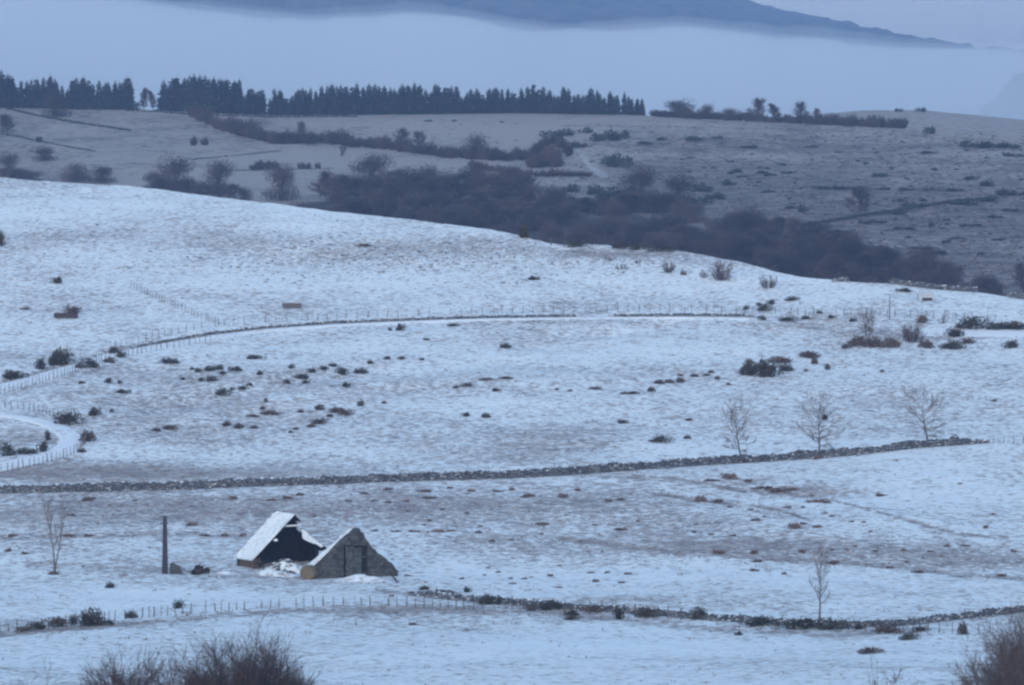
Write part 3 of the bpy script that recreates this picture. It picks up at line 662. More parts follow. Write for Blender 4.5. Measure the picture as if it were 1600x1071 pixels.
# ------------------------------------------------------------------ ruined barn with a roof end still standing
TH = R(36); P0 = ground(397, 889)
bs = empty('ruined_barn', P0, TH); tag(bs, 'ruined barn end with a steep snow covered roof over a black open inside', 'barn')
BW, BL, AX, AZ, EL, ER = 11.0, 3.5, 6.05, 6.45, 1.35, 1.75
b = MB(); b.prism([(0, -1.2), (.5, -1.2), (.5, EL - .05), (.0, EL - .05)], 0, BL); b.build('side_wall', M['brick'], bs)
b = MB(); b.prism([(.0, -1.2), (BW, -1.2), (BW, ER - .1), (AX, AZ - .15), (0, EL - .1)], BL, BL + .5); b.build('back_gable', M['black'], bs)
b = MB(); b.prism([(BW - .5, -1.2), (BW, -1.2), (BW, ER - .1), (BW - .5, ER + .2)], 1.8, BL); b.build('side_wall', M['black'], bs)  # black colour here stands for the shade inside
def slab(x0, z0, x1, z1, y0, y1, t, lift=0.0):
    nx, nz = -(z1 - z0), (x1 - x0); k = math.hypot(nx, nz); nx, nz = nx / k, nz / k
    if nz < 0: nx, nz = -nx, -nz
    return [(x0 + nx * lift, z0 + nz * lift), (x1 + nx * lift, z1 + nz * lift), (x1 + nx * (lift + t), z1 + nz * (lift + t)), (x0 + nx * (lift + t), z0 + nz * (lift + t))]
b = MB(); b.prism(slab(-.35, EL - .35, AX, AZ, 0, 0, .16), -.25, BL + .3); rf = b.build('roof', M['slate'], bs); 
rng = random.Random(4)
b = MB(); n = 14                                    # snow lying on the slope, uneven at its lip
def on(x): return EL - .35 + (AZ - EL + .35) * (x + .35) / (AX + .35)
ys = np.linspace(-.28, BL + .32, 9); xs = np.linspace(-.42, AX - .02, n)
T_ = [[(x - .18 - .02 * rng.random(), y + rng.uniform(-.12, .12) * (j in (0, 8)), on(x) + .17 + .13 + rng.uniform(-.05, .08) - .10 * math.sin(3.1416 * j / 8)) for j, y in enumerate(ys)] for x in xs]
for i in range(n - 1):
    for j in range(8): b.face([T_[i][j], T_[i + 1][j], T_[i + 1][j + 1], T_[i][j + 1]])
for i in range(n - 1):
    b.face([T_[i][0], (xs[i] - .05, ys[0], on(xs[i]) + .12), (xs[i + 1] - .05, ys[0], on(xs[i + 1]) + .12), T_[i + 1][0]])
for j in range(8): b.face([T_[0][j], T_[0][j + 1], (xs[0], ys[j + 1], on(xs[0]) + .08), (xs[0], ys[j], on(xs[0]) + .08)])
for j in range(8): b.face([T_[-1][j], T_[-1][j + 1], (AX + .25, ys[j + 1], AZ - .05), (AX + .25, ys[j], AZ - .05)])
b.build('roof_snow', M['snow'], bs, True)
# right-hand slope: whole at the back, broken away in front
b = MB()
def onr(x): return AZ + (ER - .3 - AZ) * (x - AX) / (BW + .3 - AX)
for x0, x1, yf in ((AX, AX + .9, -.2), (AX + .9, AX + 1.5, 1.5), (AX + 1.5, AX + 2.1, 2.6), (AX + 2.1, AX + 2.7, 2.9), (AX + 2.7, AX + 3.3, 2.4), (AX + 3.3, AX + 3.9, 1.2), (AX + 3.9, AX + 4.5, .3), (AX + 4.5, BW + .3, -.2)):
    b.prism([(x0, onr(x0)), (x1 - .004, onr(x1)), (x1 - .004 + .1, onr(x1) + .13), (x0 + .1, onr(x0) + .13)], yf + rng.uniform(-.15, .15), BL + .3)
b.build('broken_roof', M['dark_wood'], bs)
b = MB(); b.prism([(7.3, 4.65), (7.9, 4.3), (8.4, 3.75), (9.6, 2.95), (10.6, 2.25), (10.2, 2.1), (9.5, 2.55), (8.9, 2.7), (8.2, 3.0), (7.7, 3.2), (7.35, 3.5)], -.1, .03); b.build('torn_roof_sheet', M['snow'], bs)
for (x0, x1, z, y, mm, nm) in ((4.7, 7.0, 5.05, .1, 'snow', 'tie_beam'),):
    b = MB(); b.box(((x0 + x1) / 2, y, z), (x1 - x0, .22, .12)); t_ = b.build(nm, M['wood'], bs); b = MB(); b.box(((x0 + x1) / 2, y, z + .13), (x1 - x0, .26, .1), jit=.03, rng=rng); b.build('beam_snow', M['snow'], t_)
for (x, dz) in ((1.2, -.25), (2.9, -.3), (4.4, -.25), (5.4, -.2)):
    b = MB(); b.box((x, BL / 2 - .2, on(x) + dz), (.2, BL + .3, .2)); b.build('purlin', M['black'], bs)
b = MB(); b.rock((3.0, -.45, on(3.0) - .35), .34, rng); b.build('purlin_snow', M['snow'], bs)
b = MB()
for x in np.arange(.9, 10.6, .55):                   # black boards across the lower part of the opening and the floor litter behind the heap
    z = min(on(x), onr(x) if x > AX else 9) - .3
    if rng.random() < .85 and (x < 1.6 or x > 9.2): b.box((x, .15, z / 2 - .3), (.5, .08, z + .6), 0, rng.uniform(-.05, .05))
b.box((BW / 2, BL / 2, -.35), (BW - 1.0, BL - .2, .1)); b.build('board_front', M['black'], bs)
b = MB(); b.tube([(.35, -.25, -.8), (.6, -.3, EL + .05)], [.1, .09], 6); b.tube([(1.5, -.5, -.6), (.6, -.35, 1.2)], [.09, .08], 6); b.build('prop_post', M['brick'], bs)

# ------------------------------------------------------------------ roofless stone gable
TG = R(22); G0 = ground(492, 905)
gs = empty('ruined_gable', G0, TG); tag(gs, 'grey roofless stone gable with a boarded opening and snow on its left edge', 'ruin')
sc_ = F / G0.y; up_px = sc_ * (CAMZ - G0.z) / G0.y
def gl(u, v):
    x = (u - 492) / (sc_ * math.cos(TG)); return (x, (905 - x * math.sin(TG) * up_px - v) / sc_)
left = [gl(u, v) for u, v in ((486, 915), (537, 915), (537, 846), (541, 836), (530, 846), (510, 868), (497, 882), (489, 893))]
right = [gl(u, v) for u, v in ((574, 915), (622, 915), (621, 893), (617, 887), (612, 880), (606, 877), (601, 871), (595, 869), (588, 864), (583, 857), (576, 849), (574, 846))]
topp = [gl(u, v) for u, v in ((537.2, 852), (573.8, 852), (573.8, 846), (570, 840), (566, 834), (561, 826), (557, 824), (553, 828), (545, 833), (541, 836), (537.2, 842))]
b = MB(); b.prism(left, 0, .8); b.prism(right, 0, .8); b.prism(topp, 0, .8)
for k in range(60):                                  # loose stones along the broken edge
    t = rng.random(); i = int(t * 4); 
    seg = [gl(u, v) for u, v in ((621, 893), (606, 877), (588, 864), (576, 849), (560, 825))]
    i = min(i, 3); f_ = t * 4 - i; x = seg[i][0] + (seg[i + 1][0] - seg[i][0]) * f_; z = seg[i][1] + (seg[i + 1][1] - seg[i][1]) * f_
    b.rock((x, rng.uniform(.1, .7), z - .02), rng.uniform(.12, .34), rng)
for k in range(420):                                 # rough facing stones standing a little proud
    u = rng.uniform(488, 621); v = rng.uniform(828, 908); x, z = gl(u, v)
    inside = (v > interp(np.array([u]), [(486, 897), (500, 884), (530, 851), (556, 828), (575, 851), (590, 869), (606, 880), (617, 891), (622, 905)])[0] + 2) and not (535 < u < 576 and v > 848)
    if inside: b.box((x, rng.uniform(-.05, .01), z), (rng.uniform(.18, .5), .12, rng.uniform(.12, .26)), rng.uniform(-.12, .12), rng.uniform(-.1, .1), rng.uniform(-.2, .1), .03, rng)
b.build('gable_wall', M['masonry'], gs)
xl, zb = gl(537, 900); xr, zt = gl(574, 852)
x0, _ = gl(537, 880); x1, _ = gl(574, 880)
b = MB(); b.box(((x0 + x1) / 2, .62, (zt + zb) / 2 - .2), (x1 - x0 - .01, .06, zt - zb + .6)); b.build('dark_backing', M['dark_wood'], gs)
b = MB(); w = (x1 - x0)
for k in range(7):
    f_ = .13 + .095 * k; hh = (zt - zb) * (1.0 if k < 4 else .93)
    b.box((x0 + w * f_, .06, zb + hh / 2 - .1 + rng.uniform(-.05, .05)), (w * .09, .06, hh + .12 + rng.uniform(-.1, .1)), 0, rng.uniform(-.01, .01))
b.build('boarding', M['infill'], gs)
b = MB(); b.box((x0 + w * .55, .03, zb + (zt - zb) * .62), (w * .8, .07, .14)); b.box((x0 + w * .5, .2, zb + .25), (w * .9, .3, .22)); b.build('cross_rail', M['infill'], gs)
b = MB(); b.rock((x0 + w * .7, .25, zb + (zt - zb) * .66), .22, rng); b.build('snow_clump', M['snow'], gs)
# what is left of the roof along the left edge, under snow
b = MB(); sn = MB()
for k in range(9):
    t0, t1 = k / 9, (k + 1) / 9
    a0 = gl(486 + (552 - 486) * t0, 893 + (829 - 893) * t0); a1 = gl(486 + (552 - 486) * t1, 893 + (829 - 893) * t1)
    d = 2.1 - 1.4 * ((t0 + t1) / 2) ** .8 + rng.uniform(-.1, .1)
    b.prism([(a0[0], a0[1] + .02), (a1[0], a1[1] + .02), (a1[0] - .08, a1[1] + .12), (a0[0] - .08, a0[1] + .12)], .45, d)
    sn.prism([(a0[0] - .08, a0[1] + .12), (a1[0] - .08, a1[1] + .12), (a1[0] - .2, a1[1] + .27 + rng.uniform(-.03, .05)), (a0[0] - .2, a0[1] + .27)], .42 + rng.uniform(0, .15), d + .03)
rr = b.build('roof_remnant', M['slate'], gs); sn.build('roof_snow', M['snow'], rr)

# ------------------------------------------------------------------ things lying about the ruins
def mound(name, u, v, w, d, h, mat, seed, kind='structure', skew=0.0, which='near', rough=.25):
    c = ground(u, v, which); n = 18; V = []
    for j in range(n):
        for i in range(n):
            x = (i / (n - 1) - .5) * 2; y = (j / (n - 1) - .5) * 2; rr = min(1, math.hypot(x, y))
            X = c.x + x * w / 2; Y = c.y + y * d / 2; g_ = drop(X, Y, which)
            z = h * (math.cos(rr * math.pi) * .5 + .5) * (1 + rough * (vnoise(X * 1.3, Y * 1.3, seed) - .5) * 2)
            V.append((X, Y, g_.z + z - .12))
    return mesh_obj(name, V, grid_faces(n, n), mat, smooth=True, kind=kind)
mound('snow_bank', 566, 909, 9.5, 5.0, .95, M['field'], 3); mound('snow_bank', 430, 899, 9.0, 4.0, .75, M['field'], 4); mound('snow_bank', 350, 897, 6, 3.5, .45, M['field'], 6)
c = ground(440, 894); e = empty('rubble_heap', c); tag(e, 'snow covered heap of fallen stones and timbers before the black barn opening', 'rubble')
b = MB(); rng = random.Random(12)
for k in range(130):
    x = rng.gauss(0, 1.7); y = rng.gauss(.6, .8); h = max(0, 1.5 * math.exp(-((x - .3) / 2.0) ** 2 - ((y - .6) / 1.2) ** 2)); b.rock((x, y, h * rng.random()), rng.uniform(.18, .42), rng)
b.build('fallen_stones', M['drystone'], e)
for k in range(9):
    b = MB(); x = rng.uniform(-2.6, 3.2); a = rng.uniform(-.7, .7); L = rng.uniform(1.0, 2.2); b.box((x, rng.uniform(-.5, .6), .5 + rng.random() * .8), (L, .16, .14), a, rng.uniform(-.6, .6)); b.build('fallen_timber', M['wood'] if k % 2 else M['dark_wood'], e)
sn = MB(); gx_ = np.linspace(-2.4, 2.9, 26); gy_ = np.linspace(-.9, 2.0, 16)
hz = [[1.5 * math.exp(-((x - .3) / 2.0) ** 2 - ((y - .6) / 1.2) ** 2) + (vnoise(x * 2.2, y * 2.2, 8) - .5) * .6 for y in gy_] for x in gx_]
sn.v = [(x + rng.uniform(-.06, .06), y, float(hz[i][j])) for i, x in enumerate(gx_) for j, y in enumerate(gy_)]; sn.f = [tuple(q) for q in grid_faces(26, 16)[:, ::-1].tolist()]; sn.mi = [0] * len(sn.f)
sn.build('snow_cover', M['snow'], e, True)
c = ground(483, 905); bale = empty('hay_bale', c, R(68)); tag(bale, 'round brown hay bale lying at the left foot of the stone gable', 'hay bale')
b = MB(); r = 1.04
ring = [[(-.75 + 1.5 * i / 5, math.cos(t) * r * (1 + rng.uniform(-.05, .05) - .12 * (i in (0, 5))), .78 + math.sin(t) * r * .92 * (1 + rng.uniform(-.05, .05) - .12 * (i in (0, 5)))) for t in np.linspace(0, 2 * math.pi, 21)[:-1]] for i in range(6)]
for i in range(5):
    for j in range(20): b.face([ring[i][j], ring[i + 1][j], ring[i + 1][(j + 1) % 20], ring[i][(j + 1) % 20]])
b.face(ring[0][::-1]); b.face(ring[5]); b.build('hay', M['hay'], bale, True)
b = MB()
for x in (-.4, .0, .4):
    b.tube([(x, math.cos(t) * r * 1.02, .78 + math.sin(t) * r * .94) for t in np.linspace(0, 6.283, 17)], [.012] * 17, 4, False)
b.build('twine', M['wood'], bale)
c = ground(501, 903); e = empty('leaning_board', c, R(20)); tag(e, 'dark boards leaning beside the hay bale against the gable', 'boards')
for k in range(4):
    b = MB(); b.box((.4 * k - .4, .2, .55 - .06 * k), (.34, .06, 1.5 - .15 * k), 0, R(28 + 6 * k), R(-20)); b.build('board', M['dark_wood'] if k % 2 else M['wood'], e)
c = ground(618, 912); e = empty('fallen_beam', c + Vector((0, 0, 0))); tag(e, 'thin dark beam leaning off the right corner of the stone gable', 'beam')
b = MB(); b.box((-.15, .3, .55), (.14, .16, 1.9), 0, R(-32), R(10)); b.build('timber', M['dark_wood'], e)
b = MB(); b.box((.1, .25, .42), (.1, .12, 1.3), 0, R(-48), R(10)); b.build('broken_end', M['dark_wood'], e)
# two dark heaps by the pole
c = ground(274, 897); e = empty('brush_heap', c); tag(e, 'dark slab sided heap with a snowy branch on it, right beside the concrete pole', 'brush heap')
b = MB(); b.prism([(-.75, -.1), (.95, -.1), (.6, .75), (-.3, 1.42), (-.68, 1.3)], -.4, .5); b.build('stacked_slabs', plain('old_slabs', (.075, .08, .085), (.045, .05, .055), scale=4, bump=.5), e)
b = MB(); b.tube([(-.45, -.3, 1.4), (.5, -.45, 1.05), (1.5, -.5, .4), (2.1, -.4, .15)], [.06, .06, .05, .03], 5); 
for k in range(22): p = Vector((rng.uniform(.5, 2.0), -.4, rng.uniform(.1, .6))); b.tube([p, p + rvec(rng) * .6], [.02, .01], 3, False)
b.build('branch', M['wood'], e)
c = ground(315, 897); e = empty('brush_heap', c); tag(e, 'rounded dark heap with a rusty patch between the pole and the barn', 'brush heap')
b = leafy(71, 2.3, 1.6, 1.15, 900, .22, 6); b.build('brushwood', M['gorse'], e)
b = MB(); b.box((-.35, -.75, .5), (.8, .1, .55), .2, .15); b.box((.5, -.6, .45), (1.4, .1, .12), .1, .25); b.build('rusty_panel', M['rust'], e)
b = MB(); b.tube([(.6, -.2, .7), (1.6, -.2, .35)], [.07, .04], 5); b.build('branch', M['dark_wood'], e)

# ------------------------------------------------------------------ poles and wires
def ladder_pole(name, u, v, h, wb, wt, label, arms):
    c = ground(u, v); e = empty(name, c, R(-12)); tag(e, label, 'utility pole')
    b = MB()
    for s in (-1, 1):
        b.prism([(s * wb / 2 - .075, -.6), (s * wb / 2 + .075, -.6), (s * wt / 2 + .06, h), (s * wt / 2 - .06, h)], -.13, .13)
    n = 27
    for k in range(n):                             # the web between the two legs, with its openings
        z = .35 + (h - .5) * k / (n - 1); w = wb + (wt - wb) * z / h
        b.box((0, 0, z), (w - .1, .2, .2), 0, .35 if k % 2 else -.35)
    b.prism([(-wb / 2, -.6), (wb / 2, -.6), (wt / 2, h), (-wt / 2, h)], -.02, .02)
    b.build('shaft', M['concrete'], e)
    for (z, L) in arms:
        a = MB(); a.box((0, -.16, z), (L, .08, .09)); ar = a.build('crossarm', M['metal'], e)
        for s in (-.45, .45):
            i_ = MB(); i_.tube([(s * L, -.16, z + .04), (s * L, -.16, z + .12), (s * L, -.16, z + .24)], [.03, .06, .035], 7); i_.build('insulator', M['concrete'], ar)
    return e, c
pole, pc = ladder_pole('utility_pole', 258, 897, 7.35, .60, .32, 'concrete utility pole with a pierced shaft standing left of the ruined barn', [(7.15, .95), (6.35, .9)])
c2 = ground(1390, 499); e = empty('utility_pole', c2); tag(e, 'thin distant utility pole with a short crossarm near the crest at the right', 'utility pole')
b = MB(); b.tube([(0, 0, -.5), (0, 0, 4.6)], [.10, .07], 7); b.build('shaft', M['metal'], e); b = MB(); b.box((0, -.1, 4.5), (1.9, .09, .09)); b.build('crossarm', M['metal'], e)
def wire(a, b_, sag, label, r=.016, n=30):
    B = MB(); B.tube([a.lerp(b_, k / n) - Vector((0, 0, 4 * sag * (k / n) * (1 - k / n))) for k in range(n + 1)], [r] * (n + 1), 3, False)
    o = B.build('overhead_wire', M['cable']); tag(o, label, 'wire'); return o
tp = pc + Vector((0, -.16, 7.4))
wire(tp + Vector((-.43, 0, 0)), ground(-220, 880) + Vector((0, 0, 7.5)), 1.0, 'snow dusted overhead wire running from the concrete pole out to the left', .022)
wire(tp + Vector((.43, 0, 0)), c2 + Vector((0, 0, 4.7)), 7.0, 'thin overhead wire from the concrete pole towards the distant pole', .010, 60)

# ------------------------------------------------------------------ troughs, hut, gate posts, stones on the hill
def trough(u, v, L, h, d, label, mat, rz, seed):
    c = ground(u, v); e = empty('feed_trough', c, rz); tag(e, label, 'trough', None); b = MB()
    b.prism([(-L / 2, .18), (L / 2, .18), (L / 2, h), (L / 2 - .08, h), (L / 2 - .08, .26), (-L / 2 + .08, .26), (-L / 2 + .08, h), (-L / 2, h)], -d / 2 + .06, d / 2 - .06)
    b.box((0, -d / 2 + .03, (h + .18) / 2), (L, .055, h - .18)); b.box((0, d / 2 - .03, (h + .18) / 2), (L, .055, h - .18)); b.build('tub', M[mat], e)
    s = MB(); s.box((0, 0, h - .12), (L - .2, d - .2, .06)); s.build('contents', M['dark_wood'], e)
    for x in (-L * .4, L * .4):
        l_ = MB(); l_.box((x, 0, .06), (.12, d * .9, .4)); l_.build('leg', M['metal'], e)
    return e
trough(103, 498, 4.3, 1.0, 1.1, 'long dark red feed trough on the snowy hillside at the left', 'rust', R(-6), 1)
trough(456, 482, 3.6, .95, 1.0, 'lone grey brown feed trough on the open snowy hillside above the road', 'metal', R(2), 2)
c = ground(1447, 471); e = empty('field_shelter', c, R(8)); tag(e, 'small pale shelter with a snow covered roof below the right crest', 'shelter')
b = MB(); b.prism([(-1.4, 0), (1.4, 0), (1.4, 1.15), (-1.4, 1.15)], 0, 1.6); b.build('wall', M['pale'], e)
b = MB(); b.prism([(-1.6, 1.152), (1.6, 1.152), (1.2, 1.6), (-1.1, 1.65)], -.15, 1.8); b.build('roof', M['pale'], e)
b = MB(); b.box((.2, -.02, .35), (1.9, .06, .6)); b.build('base_shade_panel', M['slate'], e)  # dark panel standing in for the shadow low on the front
for i, (u, v, h) in enumerate(((861, 381, 1.6), (882, 383, 1.8))):
    c = ground(u, v + 2); b = MB(); h *= .75; b.box((0, 0, h / 2 - .1), (.24, .22, h), .2, .04, 0, .03, RNG); b.prism([(-.14, h - .1), (.14, h - .1), (0, h + .05)], -.13, .13)
    o = b.build('gate_post', M['infill']); o.location = c; tag(o, ('shorter pale gate post on the hill shoulder next to the evergreen shrub', 'taller pale gate post on the hill shoulder at the start of the dark hedge')[i], 'gate post')
# ------------------------------------------------------------------ bare trees of the near valley
def base(u, v, which='near'): return ground(u, v, which)
tree_object('bare_tree', 11, base(1158, 722), 'bare tree at the long stone wall, first of the three from the left', group='bare trees along the long wall', H=7.1, spread=3.7, tr=.19, first=.30, limbs=18, el=(0, 60), lift=.03, subs=8, twigs=7, tw=.018, hc=.66)
tn = tree_object('bare_tree', 12, base(1279, 716), 'bare tree at the long stone wall carrying a dark nest in its crown', group='bare trees along the long wall', H=7.1, spread=4.1, tr=.21, first=.32, limbs=19, el=(-5, 55), lift=.02, subs=8, twigs=7, tw=.018, hc=.64)
b = leafy(31, .95, .9, .8, 420, .16, 5); o = b.build('nest', M['nest'], tn); o.location = (1.1, -.3, 5.9)
tree_object('bare_tree', 16, base(1450, 695), 'bare tree near the right end of the long stone wall, third of three', group='bare trees along the long wall', H=7.3, spread=4.0, tr=.19, first=.24, limbs=18, el=(0, 58), lift=.03, subs=8, twigs=7, tw=.018, hc=.6)
tree_object('bare_tree', 14, base(1279, 977), 'slender pale bare tree rising from the dark bushes on the lower wall', H=7.4, spread=2.5, tr=.15, first=.36, limbs=15, el=(30, 76), subs=6, twigs=5, tw=.012, twl=.5, hc=.72, lift=.14)
tree_object('bare_tree', 15, base(83, 897), 'two stemmed thin bare tree in the field left of the concrete pole', H=9.6, spread=2.4, tr=.18, first=.40, limbs=20, stems=2, lean=.24, el=(45, 80), subs=5, twigs=5, tw=.013, twl=.5, hc=.72, lift=.16)
# foreground trees whose feet are below the picture
def fore(u, v, seed, label, name='bare_tree', twig='twig_red', **kw):
    return tree_object(name, seed, base(u, v), label, twig=twig, **kw)
def forebush(u, v, seed, w, h, n, label, twig='twig_red', tw=.016, **kw):
    c = base(u, v); e = empty('bare_shrub', c, RNG.uniform(0, 6)); tag(e, label, 'shrub'); thicket(seed, w, h, n, tw, **kw).build('crown', M[twig], e)
    s = MB(); r_ = random.Random(seed)
    for k in range(7): a = r_.uniform(0, 6.28); s.tube([(math.cos(a) * .2, math.sin(a) * .2, -.3), (math.cos(a) * w * .16, math.sin(a) * w * .16, h * .5)], [.07, .03], 6)
    s.build('trunk', M['bark'], e); return e
forebush(380, 1160, 401, 12.0, 8.2, 340, 'broad reddish leafless willow with a fan shaped crown at the lower left', twigs=11, sub=8, up=.8)
forebush(290, 1165, 402, 6.0, 7.3, 80, 'lower leafless willow stem clump against the left side of the broad willow', twigs=8, sub=6)
forebush(198, 1160, 403, 5.6, 7.1, 180, 'smaller rounded leafless shrub left of the broad reddish willow', twigs=9, sub=6)
forebush(60, 1160, 404, 5.2, 6.1, 30, 'sparse twiggy shrub barely rising above the lower left edge of view', twigs=5, sub=4)
forebush(128, 1160, 410, 4.0, 6.0, 16, 'thin sparse shrub between the rounded shrub and the left corner', twigs=4, sub=4)
forebush(1632, 1130, 405, 9.0, 9.5, 300, 'dense dark leafless tree filling the lower right corner, tallest one', twigs=11, sub=8, up=.85, twig='twig')
forebush(1572, 1150, 406, 6.6, 7.0, 190, 'dense dark shrub spreading left from the tall corner tree', twigs=10, sub=7, up=.7, twig='twig')
forebush(1378, 1135, 407, 5.5, 5.6, 26, 'few thin pale twigs rising at the bottom edge left of the corner shrub', twigs=4, sub=4, up=1.0)
forebush(1450, 1150, 411, 4.0, 5.0, 16, 'low thin twigs between the corner shrub and the pale twigs', twigs=4, sub=4)

# ------------------------------------------------------------------ shrubs on the near hill
def near_shrub(u, v, w, h, label, twig='twig', n=40, seed=0, name='bare_shrub', cat='shrub', group=None, tw=.02):
    c = base(u, v); s = px_per_m(c); W = w / s; H = h / s
    o = thicket(seed + int(u), W, H, n, tw, 6, sub=4).build(name, M[twig]); o.location = c; tag(o, label, cat, group); return o
near_shrub(1128, 438, 42, 33, 'rounded brown leafless shrub, the biggest on the far snowy bank', 'twig_red', 70)
near_shrub(1045, 426, 22, 20, 'small leafless shrub left of the biggest shrub on the far bank', 'twig_red')
near_shrub(1068, 430, 14, 9, 'low dark shrub at the foot of the far snowy bank')
near_shrub(1100, 434, 16, 14, 'thin shrub touching the left of the biggest leafless shrub', 'twig_red', 20)
near_shrub(1200, 450, 34, 24, 'spreading leafless shrub just below the right crest', 'twig_red', 45)
near_shrub(972, 421, 40, 10, 'low trailing brush where the two snowy slopes meet', 'twig', 34)
near_shrub(950, 408, 20, 9, 'faint low brush on the brown bank under the dark hedge', 'twig_red', 18)
near_shrub(997, 412, 14, 10, 'small faint shrub on the brown bank right of the low brush', 'twig_red', 14)
tree_object('small_tree', 61, base(1356, 532), 'small dense bare tree standing on the hedge bank at the right', H=4.6, spread=1.9, tr=.12, first=.35, limbs=24, stems=4, lean=.35, el=(35, 75), subs=7, twigs=8, tw=.016, twl=.5, hc=.72)
near_shrub(1426, 534, 54, 31, 'sprawling brushwood pile beside the snowy yard track', 'twig_red', 80, name='brush_pile', cat='brush pile')
near_shrub(1472, 506, 12, 24, 'thin upright sapling above the snowy yard track', 'twig', 12, name='sapling', cat='sapling')
c = base(820, 372); o = leafy(55, 2.0, 1.5, 3.4, 800, .30, 7).build('juniper_bush', plain('olive_juniper', (.075, .07, .045), (.04, .042, .034), scale=2)); o.location = c; tag(o, 'olive evergreen shrub standing on the skyline of the snowy hill', 'shrub')
for i, (u, w) in enumerate(((905, 44), (968, 36), (1000, 38), (1034, 44))):
    c = base(u, crest_of(np.array([u]))[0] + 3.5); s = px_per_m(c); o = leafy(80 + i, w / s, .9, 1.35, 620, .22, 12).build('crest_hedge', M['gorse']); o.location = c
    tag(o, ('thin low dark hedge beside the pale gate posts on the hill shoulder', 'left end of the low brown hedge on the shoulder skyline', 'middle of the low brown hedge on the shoulder skyline', 'right end of the low brown hedge on the shoulder skyline')[i], 'hedge')

